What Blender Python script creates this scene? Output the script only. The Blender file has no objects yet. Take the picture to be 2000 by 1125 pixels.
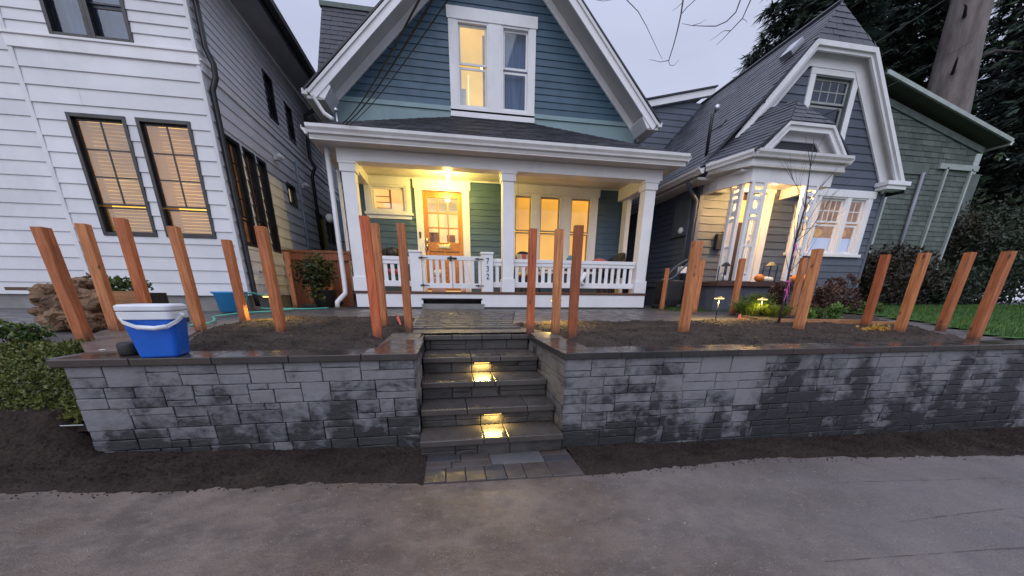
import bpy, bmesh, math, random
from math import sin, cos, pi, radians
from mathutils import Vector, Matrix, noise
import numpy as np
random.seed(7)
S = bpy.context.scene
COL = S.collection

# ------------------------------------------------------------------ camera
FPX, PPY = 700.28, 806.56
YAW, PITCH, ROLL = -.176141552, .323049164, .00899417796
CAMZ = 1.42
def _rot():
    cy, sy = cos(YAW), sin(YAW)
    Rz = np.array([[cy, sy, 0], [-sy, cy, 0], [0, 0, 1]])
    B = np.array([[1, 0, 0], [0, 0, -1], [0, 1, 0]])
    cp, sp = cos(PITCH), sin(PITCH)
    Rx = np.array([[1, 0, 0], [0, cp, -sp], [0, sp, cp]])
    cr, sr = cos(ROLL), sin(ROLL)
    Rr = np.array([[cr, -sr, 0], [sr, cr, 0], [0, 0, 1]])
    return Rr @ Rx @ B @ Rz
RM = _rot()
cam = bpy.data.cameras.new('camera')
camo = bpy.data.objects.new('camera', cam)
COL.objects.link(camo)
cam.sensor_width = 36; cam.sensor_fit = 'HORIZONTAL'
cam.lens = FPX / 2000 * 36
cam.shift_y = (PPY - 562.5) / 2000
cam.clip_start = .05; cam.clip_end = 900
Rb = (np.diag([1, -1, -1]) @ RM).T
mw = Matrix([list(Rb[0]) + [0], list(Rb[1]) + [0], list(Rb[2]) + [CAMZ], [0, 0, 0, 1]])
camo.matrix_world = mw
S.camera = camo
def ray(x, y):
    return RM.T @ np.array([(x - 1000) / FPX, (y - PPY) / FPX, 1])
def onY(x, y, Y):
    d = ray(x, y); k = Y / d[1]; return Vector((d[0] * k, Y, CAMZ + d[2] * k))

# ------------------------------------------------------------------ world, sun, exposure
W = bpy.data.worlds.new('World'); S.world = W; W.use_nodes = True
nt = W.node_tree; nt.nodes.clear()
def nn(t, **k):
    n = nt.nodes.new(t)
    for a, b in k.items(): setattr(n, a, b)
    return n
out = nn('ShaderNodeOutputWorld')
sky = nn('ShaderNodeTexSky', sky_type='NISHITA', sun_disc=False, sun_elevation=radians(32), sun_rotation=radians(205))
b1 = nn('ShaderNodeBackground'); b1.inputs[1].default_value = .012
nt.links.new(sky.outputs[0], b1.inputs[0])
tc = nn('ShaderNodeTexCoord'); mp = nn('ShaderNodeMapping'); mp.inputs['Scale'].default_value = (1.2, 1.2, 3.2)
ns = nn('ShaderNodeTexNoise'); ns.inputs['Scale'].default_value = 1.5; ns.inputs['Detail'].default_value = 5; ns.inputs['Roughness'].default_value = .5
nt.links.new(tc.outputs['Generated'], mp.inputs[0]); nt.links.new(mp.outputs[0], ns.inputs['Vector'])
cr = nn('ShaderNodeValToRGB')
cr.color_ramp.elements[0].position = .32; cr.color_ramp.elements[0].color = (.50, .545, .73, 1)
cr.color_ramp.elements[1].position = .7; cr.color_ramp.elements[1].color = (.63, .66, .83, 1)
nt.links.new(ns.outputs[0], cr.inputs[0])
sx = nn('ShaderNodeSeparateXYZ'); nt.links.new(tc.outputs['Generated'], sx.inputs[0])
mr = nn('ShaderNodeMapRange'); mr.inputs[1].default_value = .45; mr.inputs[2].default_value = 1.; mr.inputs[3].default_value = .92; mr.inputs[4].default_value = 1.9
nt.links.new(sx.outputs[2], mr.inputs[0])
b2 = nn('ShaderNodeBackground'); nt.links.new(cr.outputs[0], b2.inputs[0]); nt.links.new(mr.outputs[0], b2.inputs[1])
ad = nn('ShaderNodeAddShader'); nt.links.new(b1.outputs[0], ad.inputs[0]); nt.links.new(b2.outputs[0], ad.inputs[1])
nt.links.new(ad.outputs[0], out.inputs[0])
sl = bpy.data.lights.new('sun', 'SUN'); sl.energy = 1.15; sl.angle = radians(60); sl.color = (.93, .94, 1)
so = bpy.data.objects.new('sun', sl); COL.objects.link(so)
so.rotation_euler = Vector((.45, 1., -.75)).to_track_quat('-Z', 'Y').to_euler()
S.view_settings.view_transform = 'Standard'; S.view_settings.look = 'None'
S.view_settings.gamma = 1; S.view_settings.exposure = .04; S.view_settings.use_curve_mapping = False

# ------------------------------------------------------------------ materials
MATS = {}
class NB:
    def __init__(s, name):
        s.m = bpy.data.materials.new(name); s.m.use_nodes = True
        s.t = s.m.node_tree; s.t.nodes.clear()
        s.o = s.n('ShaderNodeOutputMaterial'); s.b = s.n('ShaderNodeBsdfPrincipled')
        s.l(s.b.outputs[0], s.o.inputs[0])
        s.pos = s.n('ShaderNodeNewGeometry').outputs['Position']
        s.obj = s.n('ShaderNodeTexCoord').outputs['Object']
        s.rnd = s.n('ShaderNodeObjectInfo').outputs['Random']
    def n(s, t, **k):
        n = s.t.nodes.new(t)
        for a, b in k.items(): setattr(n, a, b)
        return n
    def l(s, a, b): s.t.links.new(a, b)
    def math(s, op, a, b=None, c=None):
        n = s.n('ShaderNodeMath', operation=op)
        for i, v in enumerate((a, b, c)):
            if v is None: continue
            if isinstance(v, (int, float)): n.inputs[i].default_value = v
            else: s.l(v, n.inputs[i])
        return n.outputs[0]
    def noise(s, scale, stretch=(1, 1, 1), detail=4, rough=.55, coord=None, w=None, dist=0):
        mp = s.n('ShaderNodeMapping'); mp.inputs['Scale'].default_value = stretch
        s.l(coord or s.pos, mp.inputs[0])
        if w is not None:
            c = s.n('ShaderNodeCombineXYZ'); k = s.math('MULTIPLY', w, 37.); 
            for i in range(3): s.l(k, c.inputs[i])
            s.l(c.outputs[0], mp.inputs['Location'])
        t = s.n('ShaderNodeTexNoise'); t.inputs['Scale'].default_value = scale; t.inputs['Detail'].default_value = detail
        t.inputs['Roughness'].default_value = rough; t.inputs['Distortion'].default_value = dist
        s.l(mp.outputs[0], t.inputs['Vector']); return t.outputs[0]
    def vor(s, scale, stretch=(1, 1, 1), feature='F1', coord=None):
        mp = s.n('ShaderNodeMapping'); mp.inputs['Scale'].default_value = stretch
        s.l(coord or s.pos, mp.inputs[0])
        t = s.n('ShaderNodeTexVoronoi', feature=feature); t.inputs['Scale'].default_value = scale
        s.l(mp.outputs[0], t.inputs['Vector']); return t
    def ramp(s, fac, stops):
        r = s.n('ShaderNodeValToRGB'); e = r.color_ramp.elements
        while len(e) < len(stops): e.new(.5)
        for i, (p, c) in enumerate(stops):
            if isinstance(c, (int, float)): c = (c, c, c)
            e[i].position = p; e[i].color = (*c[:3], 1)
        s.l(fac, r.inputs[0]); return r.outputs[0]
    def mix(s, fac, a, b, mode='MIX'):
        m = s.n('ShaderNodeMix', data_type='RGBA', blend_type=mode)
        for v, i in ((fac, 0), (a, 6), (b, 7)):
            if isinstance(v, (int, float)): m.inputs[i].default_value = v
            elif isinstance(v, tuple): m.inputs[i].default_value = (*v[:3], 1)
            else: s.l(v, m.inputs[i])
        return m.outputs[2]
    def bump(s, h, strength=.3, dist=.01):
        b = s.n('ShaderNodeBump'); b.inputs['Strength'].default_value = strength; b.inputs['Distance'].default_value = dist
        s.l(h, b.inputs['Height']); s.l(b.outputs[0], s.b.inputs['Normal'])
    def base(s, c):
        if isinstance(c, tuple): s.b.inputs['Base Color'].default_value = (*c, 1)
        else: s.l(c, s.b.inputs['Base Color'])
    def rough(s, r):
        if isinstance(r, (int, float)): s.b.inputs['Roughness'].default_value = r
        else: s.l(r, s.b.inputs['Roughness'])
def simple(name, col, rough=.6, var=.12, scale=3., bump=.15, bscale=60, bdist=.004, stretch=(1, 1, 1), tint=.08, metal=0, dirt=None):
    """coloured surface with large and fine variation and a per-object tone shift"""
    if name in MATS: return MATS[name]
    b = NB(name)
    a = tuple(min(1, c * (1 + var)) for c in col); d = tuple(c * (1 - var) for c in col)
    c = b.mix(b.ramp(b.noise(scale, stretch), [(.35, 0), (.65, 1)]), d, a)
    f = b.math('MULTIPLY_ADD', b.rnd, 2 * tint, 1 - tint)
    cc = b.n('ShaderNodeCombineColor'); 
    for i in range(3): b.l(f, cc.inputs[i])
    c = b.mix(1., c, cc.outputs[0], 'MULTIPLY')
    if dirt:
        c = b.mix(b.ramp(b.noise(1.7, (1, 1, .5), 6, .7), [(.5, 0), (.8, .55)]), c, dirt)
    b.base(c); b.b.inputs['Metallic'].default_value = metal
    b.rough(b.ramp(b.noise(scale * 2.3, stretch), [(.3, max(0, rough - .1)), (.7, min(1, rough + .1))]))
    if bump: b.bump(b.noise(bscale, stretch, 3), bump, bdist)
    MATS[name] = b.m; return b.m
def emit(name, col, st, noise_scale=None, lo=.7, stretch=(1, 1, 1)):
    if name in MATS: return MATS[name]
    b = NB(name)
    e = b.b.inputs
    b.base(tuple(min(c, .8) for c in col)); b.rough(.6)
    if noise_scale:
        c = b.mix(b.ramp(b.noise(noise_scale, stretch), [(.35, 0), (.65, 1)]), tuple(x * lo for x in col), col)
        b.l(c, e['Emission Color'])
    else: e['Emission Color'].default_value = (*col, 1)
    e['Emission Strength'].default_value = st
    MATS[name] = b.m; return b.m

white_paint = simple('white_trim_paint', (.74, .74, .76), .45, .04, 2, .06, 90, tint=.03, dirt=(.5, .5, .47))
white_siding = simple('white_siding_paint', (.63, .635, .66), .55, .06, 1.3, .14, 50, tint=.055, stretch=(1, 1, 1), dirt=(.47, .475, .49))
blue_siding = simple('blue_siding_paint', (.048, .095, .142), .5, .14, 1.6, .2, 45, tint=.1, dirt=(.065, .115, .15))
skirt_blue = simple('pale_blue_paint', (.20, .29, .315), .55, .08, 2, .1, 40, dirt=(.2, .3, .3))
grey_siding = simple('slate_siding_paint', (.082, .097, .132), .55, .1, 1.6, .2, 45, tint=.1, dirt=(.07, .075, .085))
green_siding = simple('sage_shingle_paint', (.10, .12, .11), .7, .2, 2, .3, 30, tint=.1, dirt=(.08, .11, .08))
black_frame = simple('black_metal_frame', (.012, .012, .015), .35, .2, 4, .03)
black_plastic = simple('black_plastic', (.02, .02, .022), .5, .2, 6, .1)
dark_brown = simple('dark_brown_board', (.07, .03, .02), .5, .2, 4, .1)
deck_wood = simple('orange_deck_wood', (.35, .13, .04), .45, .2, 6, .1, stretch=(8, 1, 1))
concrete = simple('foundation_concrete', (.21, .205, .2), .8, .15, 3, .4, 60, dirt=(.1, .1, .09))
dark_found = simple('dark_foundation_paint', (.075, .085, .11), .6, .15, 3, .2)
gutter_white = simple('gutter_white', (.66, .66, .67), .35, .04, 3, 0, dirt=(.4, .4, .38))
soffit = simple('soffit_paint', (.56, .55, .52), .6, .05, 2, .05, dirt=(.4, .38, .33))
brass = simple('brass', (.55, .38, .13), .3, .1, 8, 0, metal=1)
steel = simple('galvanised_steel', (.5, .5, .52), .35, .1, 8, 0, metal=1)
cloth_grey = simple('grey_curtain', (.2, .24, .3), .9, .25, 2.5, .2, 20, stretch=(6, 6, .4))
unlit_room = simple('dark_room', (.03, .04, .055), .9, .3, 3, 0)  # near-black backing puts the gloom of unlit rooms into the colour
cedar_door = simple('varnished_fir_door', (.42, .17, .035), .35, .15, 5, .08, 40, stretch=(7, 7, .7))
tan_wood = simple('weathered_timber', (.36, .17, .075), .7, .25, 5, .3, 40, stretch=(.8, 6, 6))
fence_wood = simple('red_cedar_fence', (.24, .075, .03), .6, .25, 5, .25, 40, stretch=(6, 6, .7), tint=.22)
cool_blue = simple('cooler_blue_plastic', (.006, .105, .52), .38, .1, 5, .08, 60, dirt=(.02, .10, .42))
cool_white = simple('cooler_white_plastic', (.68, .7, .74), .4, .06, 5, .06, dirt=(.5, .5, .5))
bucket_blue = simple('bucket_blue_plastic', (.03, .25, .55), .4, .06, 5, .04)
hose_green = simple('hose_green_rubber', (.1, .45, .36), .4, .08, 8, .04)
rubber = simple('black_rubber', (.018, .017, .017), .6, .3, 9, .3)
pink = simple('pink_ribbon', (.75, .12, .42), .5, .1, 9, .05)
flag_pink = simple('orange_flag', (.95, .2, .14), .5, .1, 9, .05)
pumpkin_o = simple('pumpkin_skin', (.72, .19, .03), .45, .12, 9, .1)
pumpkin_w = simple('pale_pumpkin_skin', (.7, .66, .52), .5, .08, 9, .1)
cushion_red = simple('red_cushion_cloth', (.5, .12, .1), .9, .12, 9, .2)
cushion_blue = simple('blue_cushion_cloth', (.08, .2, .28), .9, .12, 9, .2)
meter_blue = simple('blue_meter_box', (.05, .12, .2), .5, .1, 5, .05)
meter_grey = simple('slate_meter_box', (.06, .075, .11), .5, .1, 5, .05)
glass_grey = simple('meter_glass', (.6, .62, .63), .2, .05, 5, 0)
bark_pale = simple('pale_peeling_bark', (.15, .125, .122), .85, .3, 3.5, .7, 9, .04, stretch=(1, 1, .25), dirt=(.05, .045, .04))
bark_dark = simple('dark_bark', (.045, .035, .032), .85, .3, 12, .6, 40, .01)
twig_mat = simple('wet_twig_bark', (.05, .035, .035), .6, .3, 12, .3, 60)
wire_mat = simple('black_cable', (.008, .008, .009), .95, .1, 5, 0)
rock_mat = simple('brown_stone', (.15, .09, .052), .9, .5, 5, .9, 28, .03, dirt=(.09, .06, .045))
pot_mat = simple('dark_clay_pot', (.03, .03, .03), .5, .2, 6, .1)
mulch = simple('dark_mulch', (.025, .02, .018), .95, .4, 20, .9, 60, .02)

def glassmat(name, tint=(.9, .93, 1), refl=.9):
    b = NB(name)
    tr = b.n('ShaderNodeBsdfTransparent'); tr.inputs[0].default_value = (*tint, 1)
    gl = b.n('ShaderNodeBsdfGlossy'); gl.inputs['Roughness'].default_value = .02; gl.inputs[0].default_value = (refl, refl, refl, 1)
    lw = b.n('ShaderNodeLayerWeight'); lw.inputs[0].default_value = .5
    fr_ = b.math('MULTIPLY_ADD', b.math('POWER', lw.outputs['Facing'], 4.), .9, .045)
    mx = b.n('ShaderNodeMixShader'); b.l(fr_, mx.inputs[0]); b.l(tr.outputs[0], mx.inputs[1]); b.l(gl.outputs[0], mx.inputs[2])
    b.l(mx.outputs[0], b.o.inputs[0]); return b.m
glass = glassmat('window_glass')
glass_dark = glassmat('dusky_window_glass', (.75, .82, .9), 1.)

def mk_stone(name, light=(.215, .222, .243), dark=(.026, .027, .030), thr=0.):
    b = NB(name)
    n1 = b.noise(4.2, (1, 1, 1.5), 7, .72, dist=.5)
    n2 = b.noise(1.9, (1, 1, .10), 4, .5)      # vertical seep marks
    n3 = b.noise(14, (1, 1, 1.6), 4, .6)
    z = b.n('ShaderNodeSeparateXYZ'); b.l(b.pos, z.inputs[0])
    zz = b.math('MULTIPLY_ADD', z.outputs[2], .2, -.16)   # less efflorescence lower down
    v = b.math('ADD', b.math('MULTIPLY', n1, .5), b.math('MULTIPLY', n2, .66))
    v = b.math('ADD', v, b.math('MULTIPLY', n3, .16))
    v = b.math('ADD', v, zz)
    v = b.math('ADD', v, b.math('MULTIPLY_ADD', b.rnd, .10, -.05 + thr))
    f = b.ramp(v, [(.545, 0), (.575, .30), (.60, .42), (.635, .74), (.72, 1)])
    grain = b.noise(60, (1, 1, 1), 3, .7)
    lc = b.mix(b.ramp(grain, [(.3, 0), (.7, 1)]), tuple(c * .72 for c in light), light)
    hue = b.mix(b.rnd, lc, tuple(c * k for c, k in zip(light, (.86, .83, .8))))
    c = b.mix(f, dark, hue)
    b.base(c); b.rough(b.ramp(f, [(0, .38), (1, .8)]))
    b.bump(b.math('ADD', b.noise(18, (1, 1, 1.6), detail=8, rough=.78), b.math('MULTIPLY', grain, .4)), .7, .012)
    return b.m
stone_mat = mk_stone('tumbled_wall_stone')
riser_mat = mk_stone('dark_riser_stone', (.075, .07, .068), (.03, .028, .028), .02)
def mk_slab(name, c1, c2, c3, r0=.16, r1=.5):
    b = NB(name)
    n1 = b.noise(2.2, detail=5); n2 = b.noise(35, detail=3)
    c = b.mix(b.ramp(n1, [(.38, 0), (.62, 1)]), c1, c2)
    c = b.mix(b.ramp(b.rnd, [(.3, 0), (.9, .8)]), c, c3)
    c = b.mix(b.ramp(n2, [(.3, .25), (.7, 0)]), c, (.03, .03, .03))
    b.base(c); b.rough(b.ramp(b.noise(5, detail=5), [(.4, r0), (.62, r1)]))
    b.bump(b.math('ADD', n2, b.noise(90, detail=2)), .22, .004); return b.m
cap_mat = mk_slab('wet_coping_slab', (.021, .022, .023), (.036, .033, .032), (.06, .04, .034), .10, .34)
tread_mat = mk_slab('wet_step_tread', (.055, .05, .045), (.085, .076, .068), (.07, .058, .053), .18, .45)
paver_mat = mk_slab('wet_paver', (.075, .055, .048), (.09, .076, .07), (.045, .047, .058), .25, .55)
pad_mat = mk_slab('brown_wet_paving', (.12, .09, .08), (.17, .13, .11), (.15, .12, .1), .3, .6)

def mk_soil(name, c1=(.015, .010, .008), c2=(.050, .036, .029)):
    b = NB(name)
    n1 = b.noise(3, detail=6, rough=.6); n2 = b.noise(45, detail=5, rough=.7)
    c = b.mix(b.ramp(b.math('ADD', b.math('MULTIPLY', n1, .5), b.math('MULTIPLY', n2, .5)), [(.38, 0), (.62, 1)]), c1, c2)
    b.base(c); b.rough(.95); b.b.inputs['Specular IOR Level'].default_value = .2; b.bump(n2, .9, .02); return b.m
soil_mat = mk_soil('dark_garden_soil')
bed_mat = mk_soil('planting_bed_soil', (.02, .015, .013), (.078, .06, .05))

def mk_sidewalk():
    b = NB('wet_gritty_concrete')
    n1 = b.noise(.8, (1, 1.6, 1), 6, .6); n2 = b.noise(3.2, detail=6, rough=.65); n3 = b.noise(70, detail=4, rough=.75)
    x = b.n('ShaderNodeSeparateXYZ'); b.l(b.pos, x.inputs[0])
    c = b.mix(b.ramp(n1, [(.36, 0), (.64, 1)]), (.140, .098, .070), (.265, .206, .166))
    c = b.mix(b.ramp(n2, [(.42, 0), (.62, .7)]), c, (.085, .064, .055))
    n5 = b.noise(9, (1, 1.5, 1), 6, .7); c = b.mix(b.ramp(n5, [(.5, 0), (.68, .6)]), c, (.26, .215, .185))
    gx = b.math('MULTIPLY_ADD', x.outputs[0], .28, -.25); gx = b.math('ADD', gx, b.math('MULTIPLY', n1, .6))
    c = b.mix(b.ramp(gx, [(.1, 0), (.9, .6)]), c, (.205, .188, .190))
    n4 = b.noise(150, detail=3, rough=.8); c = b.mix(b.ramp(n4, [(.35, .45), (.6, 0)]), c, (.05, .04, .036))
    v = b.vor(55); sp = b.ramp(v.outputs['Distance'], [(.0, 1), (.16, 0)])
    mask = b.ramp(b.noise(1.4, detail=4), [(.45, 0), (.6, 1)])
    c = b.mix(b.math('MULTIPLY', sp, b.math('MULTIPLY', mask, .8)), c, (.28, .26, .24))
    b.base(c)
    b.rough(b.ramp(b.math('ADD', b.math('MULTIPLY', n1, .55), b.math('MULTIPLY', n2, .45)), [(.40, .22), (.50, .40), (.60, .72)]))
    h = b.math('ADD', b.math('MULTIPLY', n3, .9), b.math('ADD', b.math('MULTIPLY', n2, .7), b.math('MULTIPLY', sp, .25)))
    b.bump(h, .9, .013); return b.m
walk_mat = mk_sidewalk()
path_mat = mk_slab('wet_grey_path', (.085, .08, .083), (.125, .115, .113), (.1, .09, .09), .3, .65)

def mk_post():
    b = NB('fresh_cedar_post')
    w = b.rnd
    g = b.noise(9, (5, 5, .35), 6, .6, b.obj, w, .6)
    c = b.mix(b.ramp(g, [(.3, 0), (.7, 1)]), (.30, .09, .03), (.66, .28, .115))
    tone = b.ramp(w, [(0, (.80, .62, .52)), (.5, (1, .92, .85)), (1, (1.12, 1.08, 1.05))])
    c = b.mix(1., c, tone, 'MULTIPLY'); c = b.mix(1., c, b.n('ShaderNodeObjectInfo').outputs['Color'], 'MULTIPLY')
    mpv = b.n('ShaderNodeMapping'); mpv.inputs['Scale'].default_value = (1, 1, .6); b.l(b.obj, mpv.inputs[0])
    cmb = b.n('ShaderNodeCombineXYZ'); kk = b.math('MULTIPLY', w, 23.)
    for i in range(3): b.l(kk, cmb.inputs[i])
    b.l(cmb.outputs[0], mpv.inputs['Location'])
    v = b.n('ShaderNodeTexVoronoi'); v.inputs['Scale'].default_value = 7.; b.l(mpv.outputs[0], v.inputs['Vector'])
    k = b.ramp(v.outputs['Distance'], [(.06, 1), (.17, 0)])
    kn = b.math('MULTIPLY', k, b.ramp(b.noise(5, coord=b.obj, w=w), [(.44, 0), (.48, 1)]))
    c = b.mix(kn, c, (.12, .035, .018))
    gz_ = b.n('ShaderNodeSeparateXYZ'); b.l(b.n('ShaderNodeTexCoord').outputs['Generated'], gz_.inputs[0])
    wet = b.ramp(b.math('ADD', gz_.outputs[2], b.math('MULTIPLY_ADD', b.noise(14, coord=b.obj, w=w), .16, -.08)), [(.03, .8), (.13, 0)])
    c = b.mix(wet, c, (.06, .035, .025))
    sm = b.ramp(b.noise(3.5, (1, 1, .6), 5, .7, b.obj, w), [(.55, 0), (.75, .45)]); c = b.mix(sm, c, (.22, .12, .07))
    b.base(c); b.rough(.62); b.bump(b.math('ADD', g, b.noise(50, (5, 5, .3), coord=b.obj)), .7, .007); return b.m
post_mat = mk_post()

def mk_roof(name, c1, c2, rough=.55):
    b = NB(name)
    at = b.n('ShaderNodeAttribute', attribute_name='tone')
    c = b.mix(at.outputs['Fac'], c1, c2)
    c = b.mix(b.ramp(b.noise(1.1, detail=5), [(.4, 0), (.75, .5)]), c, tuple(x * .6 for x in c1))
    b.base(c); b.rough(b.ramp(at.outputs['Fac'], [(0, rough - .12), (1, rough + .15)]))
    b.bump(b.noise(130, detail=3), .5, .006); return b.m
roof_blue = mk_roof('charcoal_shingles', (.028, .029, .037), (.062, .063, .075))
roof_grey = mk_roof('slate_grey_shingles', (.032, .036, .045), (.095, .10, .12), .5)
roof_green = mk_roof('mossy_shingles', (.035, .038, .034), (.07, .075, .062))
sage_shingle = mk_roof('sage_wall_shingles', (.075, .09, .08), (.13, .155, .14), .75)

def mk_leaf(name, c1, c2, c3=None, trans=.25, rough=.5):
    b = NB(name)
    at = b.n('ShaderNodeAttribute', attribute_name='tone')
    st = [(0, c1), (.6, c2)] + ([(1, c3)] if c3 else [])
    c = b.ramp(at.outputs['Fac'], st)
    c = b.mix(b.ramp(b.noise(1.5), [(.35, .4), (.65, 0)]), c, tuple(x * .55 for x in c1))
    b.base(c); b.rough(rough)
    td = b.n('ShaderNodeBsdfTranslucent'); b.l(c, td.inputs[0])
    mx = b.n('ShaderNodeMixShader'); mx.inputs[0].default_value = trans
    b.l(b.b.outputs[0], mx.inputs[1]); b.l(td.outputs[0], mx.inputs[2]); b.l(mx.outputs[0], b.o.inputs[0]); return b.m
leaf_hedge = mk_leaf('ground_cover_leaves', (.065, .085, .02), (.17, .20, .04), (.24, .19, .07))
leaf_green = mk_leaf('glossy_green_leaves', (.02, .05, .012), (.07, .13, .02), (.16, .19, .03))
leaf_bush = mk_leaf('bush_leaves', (.015, .028, .01), (.05, .065, .015), (.14, .13, .03))
leaf_lime = mk_leaf('lime_leaves', (.06, .16, .03), (.16, .32, .05), (.3, .38, .08))
leaf_brown = mk_leaf('withered_flower_heads', (.035, .016, .013), (.085, .038, .03), (.13, .075, .04))
leaf_dark = mk_leaf('dark_shrub_leaves', (.010, .018, .011), (.026, .042, .02), (.055, .08, .03))
leaf_mag = mk_leaf('reddish_shrub_leaves', (.012, .012, .008), (.035, .025, .014), (.06, .05, .02))
needle = mk_leaf('conifer_needles', (.012, .024, .020), (.034, .064, .045), (.08, .12, .06), .2, .8)
grass_mat = mk_leaf('lawn_grass', (.03, .08, .014), (.07, .17, .026), (.15, .25, .045), .3)
yellow_leaf = mk_leaf('yellow_straw', (.4, .22, .03), (.65, .4, .06))
lawn_mat = simple('lawn_ground', (.03, .10, .015), .9, .3, 6, .5, 50, .02)

# ------------------------------------------------------------------ object helpers
WLOC = {}
def wl(o): return WLOC.get(o.name, Vector((0, 0, 0)))
def thing(name, label, cat, loc=(0, 0, 0), group=None):
    o = bpy.data.objects.new(name, None); COL.objects.link(o); o.empty_display_size = .1
    o.location = loc; o['label'] = label; o['category'] = cat
    if group: o['group'] = group
    WLOC[o.name] = Vector(loc); return o
def tag(o, label, cat, group=None):
    o['label'] = label; o['category'] = cat
    if group: o['group'] = group
    return o
def stuff(o): o['kind'] = 'stuff'; return o
def struct(o): o['kind'] = 'structure'; return o
class Fr:
    def __init__(s, kind, c): s.k, s.c = kind, c
    def __call__(s, u, d, z):
        if s.k == 'F': return (u, s.c - d, z)
        if s.k == 'R': return (s.c + d, u, z)
        return (s.c - d, u, z)
class MB:
    def __init__(s): s.v = []; s.f = []; s.tone = []; s.mi = []
    def hexa(s, p, tone=None):
        """8 points: bottom ring 0-3, top ring 4-7"""
        n = len(s.v); s.v += [tuple(q) for q in p]
        for q in ((3, 2, 1, 0), (4, 5, 6, 7), (0, 1, 5, 4), (1, 2, 6, 5), (2, 3, 7, 6), (3, 0, 4, 7)):
            s.f.append(tuple(n + i for i in q))
        if tone is not None: s.tone += [tone] * 6
        return s
    def box(s, x0, x1, y0, y1, z0, z1):
        return s.hexa([(x0, y0, z0), (x1, y0, z0), (x1, y1, z0), (x0, y1, z0), (x0, y0, z1), (x1, y0, z1), (x1, y1, z1), (x0, y1, z1)])
    def lbox(s, F, u0, u1, d0, d1, z0, z1):
        return s.hexa([F(u0, d1, z0), F(u1, d1, z0), F(u1, d0, z0), F(u0, d0, z0), F(u0, d1, z1), F(u1, d1, z1), F(u1, d0, z1), F(u0, d0, z1)])
    def poly(s, pts, tone=None):
        n = len(s.v); s.v += [tuple(p) for p in pts]; s.f.append(tuple(range(n, n + len(pts))))
        if tone is not None: s.tone.append(tone)
        return s
    def slab(s, pts, off):
        """polygon extruded by vector off"""
        n = len(s.v); k = len(pts); off = Vector(off)
        s.v += [tuple(p) for p in pts] + [tuple(Vector(p) + off) for p in pts]
        s.f.append(tuple(range(n, n + k))); s.f.append(tuple(range(n + 2 * k - 1, n + k - 1, -1)))
        for i in range(k):
            j = (i + 1) % k; s.f.append((n + i, n + k + i, n + k + j, n + j))
        return s
    def tube(s, pts, r, n=8, cap=True):
        pts = [Vector(p) for p in pts]; rs = r if isinstance(r, (list, tuple)) else [r] * len(pts)
        b0 = len(s.v); up = None
        for i, p in enumerate(pts):
            t = (pts[min(i + 1, len(pts) - 1)] - pts[max(i - 1, 0)]).normalized()
            if up is None: up = Vector((0, 0, 1)) if abs(t.z) < .9 else Vector((1, 0, 0))
            a = t.cross(up).normalized(); up = a.cross(t).normalized()
            for k in range(n):
                w = 2 * pi * k / n; s.v.append(tuple(p + (a * cos(w) + up * sin(w)) * rs[i]))
        for i in range(len(pts) - 1):
            for k in range(n):
                j = (k + 1) % n; s.f.append((b0 + i * n + k, b0 + i * n + j, b0 + (i + 1) * n + j, b0 + (i + 1) * n + k))
        if cap:
            s.f.append(tuple(b0 + k for k in reversed(range(n)))); e = b0 + (len(pts) - 1) * n; s.f.append(tuple(e + k for k in range(n)))
        return s
    def lathe(s, prof, c, n=16):
        b0 = len(s.v); c = Vector(c)
        for r, z in prof:
            for k in range(n):
                w = 2 * pi * k / n; s.v.append((c.x + r * cos(w), c.y + r * sin(w), c.z + z))
        for i in range(len(prof) - 1):
            for k in range(n):
                j = (k + 1) % n; s.f.append((b0 + i * n + k, b0 + i * n + j, b0 + (i + 1) * n + j, b0 + (i + 1) * n + k))
        return s
    def blob(s, c, rx, ry, rz, n=12, m=8, bumpf=None):
        b0 = len(s.v)
        for i in range(m + 1):
            th = pi * i / m
            for k in range(n):
                w = 2 * pi * k / n; d = Vector((sin(th) * cos(w), sin(th) * sin(w), cos(th))); q = bumpf(d, w) if bumpf else 1
                s.v.append((c[0] + rx * d.x * q, c[1] + ry * d.y * q, c[2] + rz * d.z * q))
        for i in range(m):
            for k in range(n):
                j = (k + 1) % n; s.f.append((b0 + i * n + k, b0 + (i + 1) * n + k, b0 + (i + 1) * n + j, b0 + i * n + j))
        return s
    def build(s, name, mat, parent=None, smooth=False, bevel=0, subsurf=0):
        me = bpy.data.meshes.new(name)
        V = np.array(s.v, dtype=float); c = (V.min(0) + V.max(0)) / 2
        me.from_pydata((V - c).tolist(), [], s.f); me.materials.append(mat)
        if s.tone and len(s.tone) == len(s.f):
            a = me.attributes.new('tone', 'FLOAT', 'FACE'); a.data.foreach_set('value', s.tone)
        if smooth: me.polygons.foreach_set('use_smooth', [True] * len(me.polygons))
        me.update()
        o = bpy.data.objects.new(name, me); COL.objects.link(o)
        c = Vector(c); WLOC[o.name] = c
        if parent is not None: o.parent = parent; o.location = c - wl(parent)
        else: o.location = c
        if bevel:
            m = o.modifiers.new('bevel', 'BEVEL'); m.width = bevel; m.segments = 2; m.limit_method = 'ANGLE'
            if not smooth: m.harden_normals = False
        if subsurf:
            m = o.modifiers.new('sub', 'SUBSURF'); m.levels = subsurf; m.render_levels = subsurf
        return o
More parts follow.
